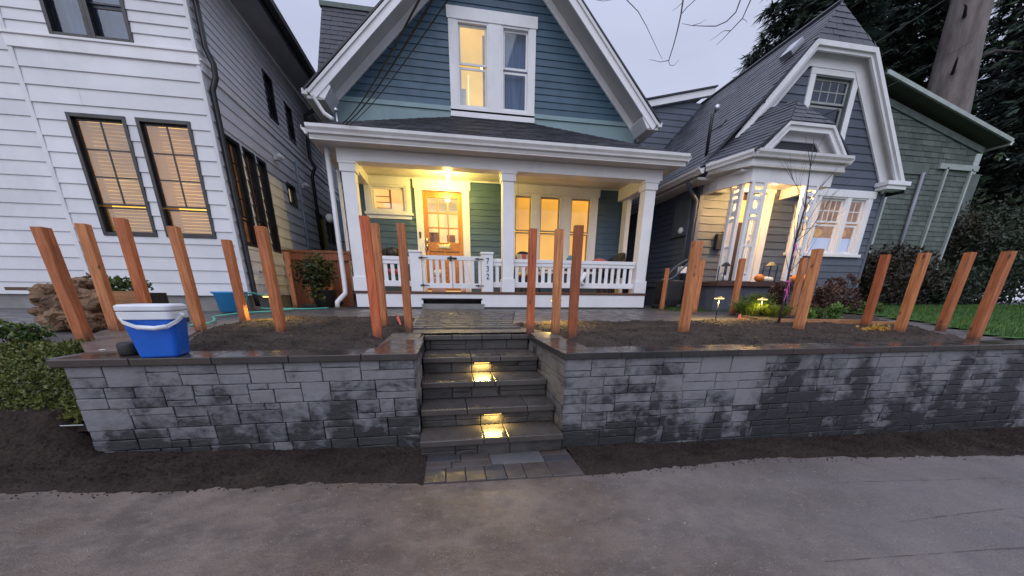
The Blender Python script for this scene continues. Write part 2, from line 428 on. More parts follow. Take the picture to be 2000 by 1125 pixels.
def lamp(name, loc, energy, color=(1, .62, .2), r=.03, kind='POINT', parent=None, rot=None, size=(.1, .02), spot=None):
    l = bpy.data.lights.new(name, kind); l.energy = energy; l.color = color
    if kind == 'POINT': l.shadow_soft_size = r
    if kind == 'SPOT': l.spot_size = spot; l.spot_blend = .35; l.shadow_soft_size = r
    if kind == 'AREA': l.shape = 'RECTANGLE'; l.size, l.size_y = size
    o = bpy.data.objects.new(name, l); COL.objects.link(o); o.location = loc
    if rot: o.rotation_euler = rot
    if parent is not None: o.parent = parent; o.location = Vector(loc) - wl(parent)
    return o
def copy_tree(src, loc, rz=0, label=None):
    c = src.copy(); COL.objects.link(c); c.location = loc; c.rotation_euler[2] = rz
    if label: c['label'] = label
    for ch in src.children:
        d = ch.copy(); COL.objects.link(d); d.parent = c
        for g in ch.children:
            e = g.copy(); COL.objects.link(e); e.parent = d
    return c

# ------------------------------------------------------------------ siding
def siding(parent, F, z0, z1, exp, lo, hi, openings, mat, thick=.022, joints=0):
    """clapboards, each run of a course its own object; lo(z), hi(z) give the wall's extent"""
    n = max(1, round((z1 - z0) / exp)); e = (z1 - z0) / n
    for i in range(n):
        za, zb = z0 + i * e, z0 + (i + 1) * e
        ov = [o for o in openings if o[3] > za + 1e-4 and o[2] < zb - 1e-4]
        L0, L1, H0, H1 = lo(za), lo(zb), hi(za), hi(zb)
        if H0 - L0 < .02: continue
        if H1 < L1: L1 = H1 = (L1 + H1) / 2
        us = sorted({L0, H0} | {u for o in ov for u in o[:2] if L0 < u < H0})
        if joints and len(us) == 2 and random.random() < joints: 
            us = [L0, L0 + (H0 - L0) * random.uniform(.25, .75), H0]; jt = us[1]
        else: jt = None
        runs = []; cur = []
        for a, b in zip(us, us[1:]):
            m = (a + b) / 2; zr = [(za, zb)]
            for o in ov:
                if o[0] < m < o[1]:
                    nz = []
                    for p, q in zr:
                        if o[2] > p: nz.append((p, min(q, o[2])))
                        if o[3] < q: nz.append((max(p, o[3]), q))
                    zr = [r for r in nz if r[1] - r[0] > .012]
            if zr: 
                if jt is not None and a == jt and cur: runs.append(cur); cur = []
                cur.append((a, b, zr))
            elif cur: runs.append(cur); cur = []
        if cur: runs.append(cur)
        for r in runs:
            mb = MB()
            for a, b, zr in r:
                for p, q in zr:
                    tp = (p - za) / e; tq = (q - za) / e
                    dp = thick * (1 - tp) + .004 * tp; dq = thick * (1 - tq) + .004 * tq
                    al = a if a != L0 else L0 + (L1 - L0) * tp; ah = a if a != L0 else L0 + (L1 - L0) * tq
                    bl = b if b != H0 else H0 + (H1 - H0) * tp; bh = b if b != H0 else H0 + (H1 - H0) * tq
                    if jt is not None and b == jt: bl = bh = b - .003
                    jz = random.uniform(-.0015, .0015)
                    mb.hexa([F(al, dp, p + jz), F(bl, dp, p), F(bl, -.012, p), F(al, -.012, p + jz),
                             F(ah, dq, q + .006), F(bh, dq, q + .006), F(bh, -.012, q + .006), F(ah, -.012, q + .006)])
            mb.build('siding_board', mat, parent)

def shingles(parent, O, U, V, un, vn, mat, name='shingles', exp=.14, tab=.3, mask=None, thick=.012, frm=0, stuffy=True, clip=None):
    """rows of tabs over the parallelogram O + u*U + v*V; U across, V up the slope (unit vectors), sizes un, vn"""
    O, U, V = Vector(O), Vector(U).normalized(), Vector(V).normalized(); N = U.cross(V).normalized()
    if N.z < 0 and abs(N.z) > .02: N = -N
    mb = MB(); rows = int(vn / exp) + 1
    for r in range(rows):
        v = r * exp; off = (r % 2) * tab / 2 + random.uniform(-.02, .02); c = 0; u = -off
        while u < un:
            a, b = max(0, u), min(un, u + tab); u += tab
            if b - a < .02: continue
            m = (a + b) / 2
            if mask and not mask(m, v + exp / 2): continue
            vb = max(0, v + random.uniform(-.004, .004)); vt = min(v + exp * 1.15, vn)
            if vt <= vb: continue
            at_, bt_ = a, b
            if clip:
                (l0, h0), (l1, h1) = clip(vb), clip(min(v + exp * 1.1, vn))
                if b < min(l0, l1) or a > max(h0, h1): continue
                a, at_, b, bt_ = max(a, l0), max(a, l1), min(b, h0), min(b, h1)
                if b - a < .006 and bt_ - at_ < .006: continue
                b = max(a + .007, b); bt_ = max(at_ + .007, bt_)
            t = random.random(); h = thick * random.uniform(.8, 1.4)
            p = [O + U * (a + .003) + V * vb, O + U * (b - .003) + V * vb, O + U * (bt_ - .003) + V * vt, O + U * (at_ + .003) + V * vt]
            q = [p[0] + N * h, p[1] + N * h, p[2] + N * .002, p[3] + N * .002]
            mb.poly([q[0], q[1], q[2], q[3]], t); mb.poly([p[0], p[1], q[1], q[0]], t * .4)
            mb.poly([p[1], p[2], q[2], q[1]], t * .4); mb.poly([p[3], p[0], q[0], q[3]], t * .4)
    o = mb.build(name, mat, parent)
    if stuffy: stuff(o)
    return o

def leaves(name, pts, mat, size=.04, parent=None, up=.3, asp=.5, droop=0):
    """pts: list of (pos, tone, scale). One small folded leaf at each."""
    mb = MB()
    for p, t, sc in pts:
        d = Vector((random.gauss(0, 1), random.gauss(0, 1), random.gauss(0, 1) + up - droop)).normalized()
        w = d.cross(Vector((random.gauss(0, 1), random.gauss(0, 1), random.gauss(0, 1)))).normalized()
        l = size * sc; p = Vector(p)
        m = p + d * l * .5; nrm = d.cross(w) * l * .12
        mb.poly([p, m + w * l * asp * .5 + nrm, p + d * l, m - w * l * asp * .5 + nrm], t)
    return mb.build(name, mat, parent)
def blobpts(c, r, n, shell=.55, tone=(0, 1), sq=1.):
    o = []
    for _ in range(n):
        d = Vector((random.gauss(0, 1), random.gauss(0, 1), random.gauss(0, 1))).normalized()
        k = random.uniform(shell, 1) * (1 + .35 * noise.noise(d * 1.7 + Vector(c)))
        p = Vector((c[0] + d.x * r[0] * k, c[1] + d.y * r[1] * k, c[2] + d.z * r[2] * k))
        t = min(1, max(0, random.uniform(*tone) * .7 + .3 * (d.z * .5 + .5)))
        o.append((p, t, random.uniform(.7, 1.3)))
    return o

# ================================================================== GROUND
def gz(x):
    x = max(-9, min(12, x))
    return -.045 * x if x < 0 else -.022 * x
def yz(y): return .92 + .044 * (min(max(y, 3.9), 8) - 3.9)
def grid(name, xs, ys, zf, mat, keep=None, smooth=True):
    mb = MB(); idx = {}
    for j, y in enumerate(ys):
        for i, x in enumerate(xs):
            idx[i, j] = len(mb.v); mb.v.append((x, y, zf(x, y)))
    for j in range(len(ys) - 1):
        for i in range(len(xs) - 1):
            if keep and not keep((xs[i] + xs[i + 1]) / 2, (ys[j] + ys[j + 1]) / 2): continue
            mb.f.append((idx[i, j], idx[i + 1, j], idx[i + 1, j + 1], idx[i, j + 1]))
    return mb.build(name, mat, None, smooth)
lin = lambda a, b, n: [a + (b - a) * i / n for i in range(n + 1)]
N3 = lambda x, y, s, z=0: noise.noise(Vector((x * s, y * s, z)))
struct(grid('ground', [-400, 400], [-400, 400], lambda x, y: -.45, lawn_mat))
def walk_z(x, y):
    return gz(x) + .006 * N3(x, y, 1.3) + .003 * N3(x, y, 6)
struct(grid('sidewalk', lin(-14, 16, 240), lin(-5, 3.0, 80), walk_z, walk_mat))
struct(grid('street', [-60, 60], [-40, -4.9], lambda x, y: -.30, walk_mat))
# shallow lips between the concrete panels at the right
jm = MB()
for pts in ([(3.1, 2.16), (5.0, 2.03), (8, 1.82)], [(3.0, 1.62), (4.4, 1.66), (7, 1.5)], [(2.1, 1.36), (3.3, 1.30), (6, 1.1)], [(3.75, 2.52), (4.0, 2.08)], [(3.9, 1.64), (4.35, 1.3), (4.6, .9)], [(5.1, 2.0), (5.35, 1.6)]):
    for (a, b), (c, d) in zip(pts, pts[1:]):
        t = Vector((c - a, d - b, 0)).normalized(); w = Vector((-t.y, t.x, 0)) * .0025; n_ = 12
        for i in range(n_):
            p = Vector((a + (c - a) * i / n_, b + (d - b) * i / n_, 0)); q = Vector((a + (c - a) * (i + 1) / n_, b + (d - b) * (i + 1) / n_, 0))
            p.z = walk_z(p.x, p.y) + .004; q.z = walk_z(q.x, q.y) + .004; k = random.uniform(.2, 1)
            jm.poly([p - w * k, q - w * k, q + w * k, p + w * k])
struct(jm.build('sidewalk_joint', simple('joint_grit', (.05, .045, .045), .9)))

def edge_y(x):
    pts = [(-9, 2.5), (-2.96, 2.62), (-2.1, 2.58), (-1.2, 2.60), (-.2, 2.54), (1.08, 2.52), (2.98, 2.66), (4.33, 2.53), (5.8, 2.40), (12, 1.9)]
    for (a, b), (c, d) in zip(pts, pts[1:]):
        if x <= c: return b + (d - b) * (x - a) / (c - a)
    return 1.9
def soil_z(x, y):
    e = edge_y(x) + .035 * N3(x, 0, 3.1) + .03 * N3(x, 0, 11) + (.05 * N3(x, 3, 1.7) if x < 0 else 0)
    t = (y - e)
    z = gz(x)
    bank = 0
    if x < -2.82:
        bank = .32 * max(0, min(1, (y - 2.95) / .30)) ** 1.2 * min(1, (-2.82 - x) / .30)
        z -= max(0, -2.9 - x) * -.0
    if t < 0: return z - .02
    k = min(1, t / .10)
    n1 = abs(N3(x, y, 9, 2)) * .02 + abs(N3(x, y, 26, 5)) * .016 + .008 * N3(x, y, 60, 1) + .015 * N3(x, y, 2.5)
    return z + .004 + k * (.014 + n1) + bank
struct(grid('soil_strip', lin(-7, 11, 900), lin(2.2, 3.45, 66), soil_z, soil_mat,
            keep=lambda x, y: not (-.235 < x < 1.075 and y > 2.48) and y > edge_y(x) - .15, smooth=False))
clod = MB()
for i in range(6500):
    x = random.uniform(-5.5, 8.5); y = edge_y(x) - .10 + random.random() ** .6 * .62
    if -.27 < x < 1.1: continue
    s = random.uniform(.003, .011) * (1.6 if random.random() < .06 else 1); z = max(soil_z(x, y), walk_z(x, y)) + s * .4
    a = random.uniform(0, 3); p = []
    for k in range(4): p.append((x + cos(a + k * pi / 2) * s * random.uniform(.7, 1.3), y + sin(a + k * pi / 2) * s * random.uniform(.7, 1.3), z - s * .6))
    top = (x, y, z + s * random.uniform(.5, 1)); n = len(clod.v); clod.v += p + [top]
    for k in range(4): clod.f.append((n + k, n + (k + 1) % 4, n + 4))
stuff(clod.build('soil_clods', soil_mat))
grit = MB()
for i in range(5000):
    x = random.gauss(.9, 1.9); y = random.uniform(1.0, 2.45)
    s = random.uniform(.0015, .006) * (1.7 if random.random() < .04 else 1); z = walk_z(x, y); a = random.uniform(0, 3)
    p = [(x + cos(a + k * 2.1) * s, y + sin(a + k * 2.1) * s, z) for k in range(3)]; n = len(grit.v); grit.v += p + [(x, y, z + s)]
    for k in range(3): grit.f.append((n + k, n + (k + 1) % 3, n + 3))
stuff(grit.build('sidewalk_grit', simple('pale_grit', (.22, .19, .165), .6, .5, 60, 0)))

# upper yard, in three sheets round the stair
struct(grid('yard_path', lin(-3.05, -.32, 20), lin(3.3, 8.4, 30), lambda x, y: yz(y) - .012 + .004 * N3(x, y, 2), path_mat))
struct(grid('yard_path', lin(-.32, 1.03, 10), lin(4.62, 8.4, 30), lambda x, y: yz(y) - .012 + .004 * N3(x, y, 2), path_mat))
struct(grid('yard_path', lin(1.03, 12, 60), lin(3.2, 8.4, 30), lambda x, y: yz(y) - .012 + .004 * N3(x, y, 2), path_mat))
struct(grid('yard_path', lin(-14, -3.05, 40), lin(4.2, 8.4, 24), lambda x, y: yz(y) - .012 + .004 * N3(x, y, 2), path_mat))
struct(grid('rear_yard', lin(-40, 70, 40), lin(8.4, 80, 30), lambda x, y: 1.09, path_mat))
struct(grid('lawn_bank', lin(8.4, 60, 60), [2.9, 4.2], lambda x, y: .9 if y > 4 else .7, lawn_mat))
def inpoly(x, y, P):
    c = False; j = len(P) - 1
    for i in range(len(P)):
        if (P[i][1] > y) != (P[j][1] > y) and x < (P[j][0] - P[i][0]) * (y - P[i][1]) / (P[j][1] - P[i][1]) + P[i][0]: c = not c
        j = i
    return c
def pdist(x, y, P):
    m = 9
    for i in range(len(P)):
        a = Vector(P[i]); b = Vector(P[(i + 1) % len(P)]); p = Vector((x, y)); t = max(0, min(1, (p - a).dot(b - a) / (b - a).length_squared)); m = min(m, (p - (a + (b - a) * t)).length)
    return m
BEDL = [(-2.42, 3.52), (-.66, 3.52), (-.62, 4.62), (-.47, 4.64), (-.47, 6.25), (-1.4, 6.35), (-2.4, 6.25), (-2.86, 6.0), (-2.9, 4.9)]
BEDR = [(1.34, 3.38), (6.28, 3.36), (7.5, 4.75), (6.6, 5.1), (5.6, 5.5), (5.2, 5.85), (3.4, 5.55), (1.6, 5.6), (.83, 5.36), (1.3, 4.5)]
def bed(P, name):
    def zf(x, y):
        ins = inpoly(x, y, P); d = pdist(x, y, P) if ins else 0
        k = min(1, d / .13)
        n1 = abs(N3(x, y, 8, 3)) * .03 + abs(N3(x, y, 24, 6)) * .024 + .02 * N3(x, y, 1.9, 4) + .006 * N3(x, y, 60)
        return yz(y) - .03 + k * (.045 + n1)
    xs = [p[0] for p in P]; ys = [p[1] for p in P]
    nx = int((max(xs) - min(xs)) / .022); ny = int((max(ys) - min(ys)) / .022)
    struct(grid(name, lin(min(xs), max(xs), nx), lin(min(ys), max(ys), ny), zf, bed_mat, keep=lambda x, y: inpoly(x, y, P), smooth=False))
    return zf
zL = bed(BEDL, 'garden_bed'); zR = bed(BEDR, 'garden_bed')
cl2 = MB()
for P, zf, n_ in ((BEDL, zL, 700), (BEDR, zR, 1500)):
    for i in range(n_):
        x = random.uniform(min(p[0] for p in P), max(p[0] for p in P)); y = random.uniform(min(p[1] for p in P), max(p[1] for p in P))
        if not inpoly(x, y, P): continue
        s = random.uniform(.006, .022); z = zf(x, y) + s * .2; n = len(cl2.v); a = random.uniform(0, 3)
        cl2.v += [(x + cos(a + k * pi / 2) * s * random.uniform(.7, 1.3), y + sin(a + k * pi / 2) * s * random.uniform(.7, 1.3), z - s * .5) for k in range(4)] + [(x, y, z + s * random.uniform(.4, .9))]
        for k in range(4): cl2.f.append((n + k, n + (k + 1) % 4, n + 4))
stuff(cl2.build('bed_clods', bed_mat))
# stained paving at the left end of the wall
pp = [(-2.98, 3.56), (-2.43, 3.56), (-2.9, 4.9), (-3.2, 5.6), (-4.2, 5.6), (-3.62, 4.3)]
struct(MB().slab([(x, y, yz(y) - .04) for x, y in pp], (0, 0, .045)).build('stained_paving', pad_mat))
for x, y, wh_ in ((-2.93, 3.65, 'nearest the wall end'), (-2.78, 3.9, 'nearest the black rubber block'), (-3.0, 3.82, 'right of the leftmost post'), (-3.1, 4.2, 'just behind the leftmost post'), (-2.95, 4.4, 'towards the soil bed'), (-3.2, 4.6, 'farthest back, by the second post')):
    s = random.uniform(.012, .026)
    tag(MB().slab([(x + cos(k * 1.05 + x * 9) * s * random.uniform(.5, 1.2), y + sin(k * 1.05 + x * 9) * s * random.uniform(.5, 1.2), yz(y) + .005) for k in range(6)], (0, 0, .004)).build('plaster_chip', white_paint),
        'small white chip on the brown paving, the one ' + wh_, 'chip', 'white chips on the brown paving')

# ================================================================== RETAINING WALLS
def stone(F, u0, u1, z0, z1, parent, mat, depth=.09, name='stone'):
    g = .0034; u0 += g; u1 -= g; z0 += g * .8; z1 -= g * .8
    w, h = u1 - u0, z1 - z0
    nx = max(3, min(6, 2 + round(w / .10))); nz = 3 if h < .09 else 4
    mb = MB(); base = random.uniform(-.003, .005); s = random.uniform(0, 99)
    tx, tz = random.uniform(-.005, .005), random.uniform(-.004, .004)
    for j in range(nz + 1):
        for i in range(nx + 1):
            e = (i in (0, nx)) or (j in (0, nz))
            a, b = i / nx, j / nz
            EW = min(.006, h * .2); ga = (0, EW / w) if i == 0 else 0
            a2 = 0 if i == 0 else 1 if i == nx else (EW / w if i == 1 else 1 - EW / w if i == nx - 1 else a)
            b2 = 0 if j == 0 else 1 if j == nz else (EW / h if j == 1 else 1 - EW / h if j == nz - 1 else b)
            uu = u0 + w * a2; zz = z0 + h * b2
            d = base + tx * (a - .5) + tz * (b - .5) + (-.003 if e else .007 * noise.noise(Vector((uu * 9, zz * 9, s))) + .001)
            if e:
                uu += random.uniform(-.0015, .0015); zz += random.uniform(-.0015, .0015)
            mb.v.append(F(uu, d, zz))
    W_ = nx + 1
    for j in range(nz):
        for i in range(nx): mb.f.append((j * W_ + i, j * W_ + i + 1, (j + 1) * W_ + i + 1, (j + 1) * W_ + i))
    k = len(mb.v); mb.v += [F(u0, -depth, z0), F(u1, -depth, z0), F(u1, -depth, z1), F(u0, -depth, z1)]
    top = nz * W_
    mb.f.append(tuple([k] + list(range(0, nx + 1)) + [k + 1])[::-1])
    mb.f.append(tuple([k + 3] + list(range(top, top + nx + 1)) + [k + 2]))
    mb.f.append(tuple([k] + [j * W_ for j in range(nz + 1)] + [k + 3]))
    mb.f.append(tuple([k + 1] + [j * W_ + nx for j in range(nz + 1)] + [k + 2])[::-1])
    return mb.build(name, mat, parent)
def ashlar(parent, F, u0, u1, zbot, ztop, mat, lo=.15, hi=.34, band=.176):
    z = ztop; r = 0
    while z > zbot + .02:
        zb = max(z - band * random.uniform(.97, 1.03), zbot - .05); H = z - zb
        u = u0
        while u < u1 - .01:
            wid = random.uniform(lo * 1.3, hi * 1.25); v = u + wid
            if u1 - v < lo * .7: v = u1
            k = random.random(); t = H * random.uniform(.3, .38)
            if k < .24 and v - u < .40: stone(F, u, v, zb, z, parent, mat)
            elif k < .62:
                zc = z - t if k < .41 else zb + t
                for a, b in ((zb, zc), (zc, z)):
                    if v - u > .32 and random.random() < .5:
                        m = u + (v - u) * random.uniform(.35, .65); stone(F, u, m, a, b, parent, mat); stone(F, m, v, a, b, parent, mat)
                    else: stone(F, u, v, a, b, parent, mat)
            else:
                zc = zb + H * random.uniform(.47, .53)
                for a, b in ((zb, zc), (zc, z)):
                    if v - u > .38 and random.random() < .5:
                        m = u + (v - u) * random.uniform(.35, .65); stone(F, u, m, a, b, parent, mat); stone(F, m, v, a, b, parent, mat)
                    else: stone(F, u, v, a, b, parent, mat)
            u = v
        z = zb; r += 1
def capslab(parent, x0, x1, y0, y1, z0=.862, z1=.92, mat=None):
    mb = MB().box(x0 + .002, x1 - .002, y0, y1, z0, z1 + random.uniform(-.0015, .0015)); mb.build('coping_slab', mat or cap_mat, parent, bevel=.006)
wl_ = thing('retaining_wall', 'grey stone retaining wall left of the steps with the blue cooler on its coping', 'stone wall', (-1.6, 3.3, 0))
ashlar(wl_, Fr('F', 3.215), -2.87, -.30, .03, .862, stone_mat)
MB().box(-2.85, -.31, 3.25, 3.52, -.1, .858).build('wall_core', soil_mat, wl_)
ashlar(wl_, Fr('R', -.295), 3.22, 4.6, .05, .862, stone_mat, .3, .5)
x = -2.93
for w in (.52, .56, .56, .56, .5):
    capslab(wl_, x, min(x + w, -.26), 3.18, 3.54); x += w
capslab(wl_, -.66, -.26, 3.544, 4.05); capslab(wl_, -.64, -.28, 4.054, 4.62)
wr_ = thing('retaining_wall', 'long grey stone retaining wall right of the steps with dark wet seep stains', 'stone wall', (4, 3.1, 0))
ashlar(wr_, Fr('F', 3.065), 1.03, 6.9, -.12, .862, stone_mat)
ashlar(wr_, Fr('F', 3.065), 6.9, 9.5, -.14, .862, stone_mat, .35, .6)
MB().box(1.08, 9.5, 3.10, 3.36, -.2, .858).build('wall_core', soil_mat, wr_)
cheek_mat = mk_stone('lamp_warmed_cheek_stone', (.20, .185, .17), (.05, .045, .042), .06)  # warm lamplight by the steps is mixed into this stone colour
ashlar(wr_, Fr('L', 1.03), 3.075, 4.6, 0, .862, cheek_mat, .2, .4)
x = 1.0
for w in (.55, .6, .6, .62, .6, .58, .6, .62, .6, .6, .6, .6, .6, .6): capslab(wr_, x, x + w, 3.03, 3.39); x += w
capslab(wr_, 1.0, 1.36, 3.394, 4.0); capslab(wr_, 1.0, 1.36, 4.004, 4.62)

# ================================================================== STEPS
st = thing('stone_steps', 'wet stone steps between the two retaining walls, lit by two small lights', 'steps', (.36, 3.7, 0))
TF = [4.55, 4.02, 3.615, 3.28, 2.965]; TZ = [.92 - .184 * k for k in range(5)]
MB().box(-.285, 1.01, 4.60, 4.66, .0, .85).build('step_core', soil_mat, st)
for k in range(1, 5):
    a, b = (TF[k], TF[k - 1] + .06)
    MB().box(-.285, 1.018, a + .045, b + .02, -.1, TZ[k] - .06).build('step_core', soil_mat, st)
LX = {1: .365, 3: .395}
for k in range(5):
    back = 4.95 if k == 0 else TF[k - 1] + .045
    cuts = [-.285, .05, .42, .80, 1.018] if k == 0 else ([-.285, LX[k - 1] - .12, LX[k - 1] + .10, 1.018] if (k - 1) in LX else [-.285, .15 + .1 * (k % 3), .5 + .08 * k, 1.018])
    for a, b in zip(cuts, cuts[1:]):
        MB().box(a + .0025, b - .0025, TF[k], back, TZ[k] - .058, TZ[k] + random.uniform(-.001, .001)).build('tread', tread_mat, st, bevel=.007)
    zb = TZ[k + 1] if k < 4 else gz(0)
    F = Fr('F', TF[k] + .04)
    z0, z1 = zb + .001, TZ[k] - .06
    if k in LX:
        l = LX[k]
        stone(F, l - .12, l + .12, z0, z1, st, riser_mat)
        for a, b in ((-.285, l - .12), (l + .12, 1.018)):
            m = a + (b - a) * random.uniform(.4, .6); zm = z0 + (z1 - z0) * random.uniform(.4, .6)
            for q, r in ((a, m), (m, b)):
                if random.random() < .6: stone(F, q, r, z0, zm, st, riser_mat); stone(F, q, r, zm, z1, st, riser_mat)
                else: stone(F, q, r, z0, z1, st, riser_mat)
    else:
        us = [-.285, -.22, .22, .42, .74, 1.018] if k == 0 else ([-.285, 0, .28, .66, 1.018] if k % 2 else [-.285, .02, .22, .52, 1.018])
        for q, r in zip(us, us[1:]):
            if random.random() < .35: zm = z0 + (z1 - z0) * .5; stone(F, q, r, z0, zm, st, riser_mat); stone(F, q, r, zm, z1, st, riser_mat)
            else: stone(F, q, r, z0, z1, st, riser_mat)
warm_strip = emit('step_light_strip', (1, .62, .16), 9)
for k, l in LX.items():
    y = TF[k] + .012; z = TZ[k] - .064
    sl_ = MB().box(l - .10, l + .10, y - .004, y + .035, z - .006, z + .004).build('step_light', black_plastic, st)
    MB().box(l - .085, l + .085, y + .002, y + .016, z - .0095, z - .0065).build('light_strip', warm_strip, sl_)
    lamp('step_lamp', (l, y - .004, z - .018), 3.2, (1, .70, .19), kind='AREA', rot=(radians(-14), 0, 0), size=(.17, .014))

# paver walk below the steps, walk above
pv = [(-.24, .06, 2.885, 3.03), (.06, .32, 2.885, 3.03), (.32, .80, 2.79, 3.03), (.80, 1.07, 2.93, 3.03), (.80, 1.07, 2.79, 2.93),
      (-.24, -.02, 2.77, 2.885), (-.02, .32, 2.77, 2.885)] + [(a, b, 2.53, 2.77 if b < .33 else 2.79) for a, b in zip((-.24, -.07, .09, .25, .42, .58, .80), (-.07, .09, .25, .42, .58, .80, 1.07))]
pw = thing('paver_walk', 'short walk of wet brown and grey pavers at the foot of the steps', 'paving', (.4, 2.8, 0)); struct(pw); del pw['category']
paler = mk_slab('pale_grey_paver', (.10, .10, .105), (.13, .13, .13), (.12, .115, .11), .35, .6)
for i, (a, b, c, d) in enumerate(pv):
    MB().box(a + .003, b - .003, c + .003, d - .003, gz(.4) - .04, gz((a + b) / 2) + .018 + random.uniform(-.002, .002)).build('paver', paler if i == 2 else paver_mat, pw, bevel=.004)
upw = thing('upper_walk', 'wet paver walk from the top of the steps to the porch', 'paving', (.3, 5.8, .95)); struct(upw); del upw['category']
y = 4.955
while y < 7.35:
    d = random.choice((.15, .2, .24)); x = -.46; xr = 1.0 if y < 5.3 else .95 + (y - 5.3) * .2
    while x < xr - .05:
        w = random.choice((.16, .24, .32, .36)); w = min(w, xr - x) if xr - x - w > .1 else xr - x
        z = yz(y + d / 2) + .005 + random.uniform(-.002, .002)
        MB().box(x + .003, x + w - .003, y + .003, y + d - .003, z - .04, z).build('paver', tread_mat, upw, bevel=.004); x += w
    y += d
for x0, x1 in ((-.46, -.285), (1.018, 1.02)): pass
MB().box(-.66, -.287, 4.63, 4.95, .90, .945).build('paver', tread_mat, upw); MB().box(1.022, 1.36, 4.63, 4.95, .90, .945).build('paver', tread_mat, upw)

# ================================================================== WINDOW / DOOR BUILDERS
def window(parent, F, u0, u1, z0, z1, fr=.05, fmat=None, proud=.03, sash=.04, smat=None, mu=1, mz=1, rail=None, bar=.018, gmat=None, depth=.09,
           casing=None, cmat=None, head=0, sill=0, back=None, backd=.22, ext=.05, sidemat=None, extra=None):
    """u0..u1, z0..z1 is the outside of the frame; casing is trim round it. rail: list of z for heavy cross rails."""
    fmat = fmat or black_frame; smat = smat or fmat
    w = thing('window', '', '', F((u0 + u1) / 2, 0, z0)); del w['label']; del w['category']
    L = w.location.copy(); w.parent = parent; w.location = L - wl(parent); WLOC[w.name] = L
    if casing:
        c = casing; mb = MB(); p = proud
        mb.lbox(F, u0 - c, u0, -.01, p, z0, z1); mb.lbox(F, u1, u1 + c, -.01, p, z0, z1)
        mb.lbox(F, u0 - c - head * .15, u1 + c + head * .15, -.01, p + .004, z1, z1 + c + head)
        mb.lbox(F, u0 - c - sill, u1 + c + sill, -.01, p + .006 + sill * .8, z0 - (c * .8 if not sill else .05), z0)
        if sill: mb.lbox(F, u0 - c * .9, u1 + c * .9, -.01, p - .004, z0 - .05 - c * .7, z0 - .0505)
        mb.build('casing', cmat or white_paint, w, bevel=.004)
    mb = MB(); f = fr; p = proud - (.012 if casing else 0)
    mb.lbox(F, u0, u0 + f, -depth, p, z0, z1); mb.lbox(F, u1 - f, u1, -depth, p, z0, z1)
    mb.lbox(F, u0 + f, u1 - f, -depth, p, z1 - f, z1); mb.lbox(F, u0 + f, u1 - f, -depth, p, z0, z0 + f)
    mb.build('frame', fmat, w, bevel=.003)
    a, b, c, d = u0 + f, u1 - f, z0 + f, z1 - f
    zs = [c] + sorted(rail or []) + [d]
    for k, (p0, p1) in enumerate(zip(zs, zs[1:])):
        lo = p0 + (sash * .35 if k else 0); hi = p1 - (sash * .35 if k < len(zs) - 2 else 0)
        off = -.03 - (.022 if k == 0 and len(zs) > 2 else 0)
        mb = MB(); s = sash
        mb.lbox(F, a, a + s, off - .03, off, lo, hi); mb.lbox(F, b - s, b, off - .03, off, lo, hi)
        mb.lbox(F, a + s, b - s, off - .03, off, hi - s, hi); mb.lbox(F, a + s, b - s, off - .03, off, lo, lo + s)
        m1, m2 = (mu[k], mz[k]) if isinstance(mu, (list, tuple)) else (mu, mz)
        for i in range(1, m1): x = a + s + (b - a - 2 * s) * i / m1; mb.lbox(F, x - bar / 2, x + bar / 2, off - .02, off - .003, lo + s, hi - s)
        for i in range(1, m2): z = lo + s + (hi - lo - 2 * s) * i / m2; mb.lbox(F, a + s, b - s, off - .0195, off - .0035, z - bar / 2, z + bar / 2)
        mb.build('sash', smat, w)
        MB().lbox(F, a + s * .6, b - s * .6, off - .014, off - .009, lo + s * .6, hi - s * .6).build('pane', gmat or glass, w)
    if back:
        MB().poly([F(u0 - ext, -backd, z0 - ext), F(u1 + ext, -backd, z0 - ext), F(u1 + ext, -backd, z1 + ext), F(u0 - ext, -backd, z1 + ext)]).build('room_back', back, w)
        sm = sidemat or back; mb = MB(); e = ext
        for (ua, za), (ub, zb2) in (((u0 - e, z0 - e), (u0 - e, z1 + e)), ((u1 + e, z0 - e), (u1 + e, z1 + e)), ((u0 - e, z0 - e), (u1 + e, z0 - e)), ((u0 - e, z1 + e), (u1 + e, z1 + e))):
            mb.poly([F(ua, -.095, za), F(ub, -.095, zb2), F(ub, -backd, zb2), F(ua, -backd, za)])
        mb.build('room_side', sm, w)
    return w
def blinds(w, F, u0, u1, z0, z1, n, mat, d=-.13, tilt=.012):
    mb = MB()
    for i in range(n):
        z = z0 + (z1 - z0) * (i + .5) / n; h = (z1 - z0) / n * .9
        j = random.uniform(-.002, .002)
        mb.poly([F(u0, d, z - h / 2 + j), F(u1, d, z - h / 2 - j), F(u1, d + tilt, z + h / 2 - j), F(u0, d + tilt, z + h / 2 + j)])
    return mb.build('window_blind', mat, w)

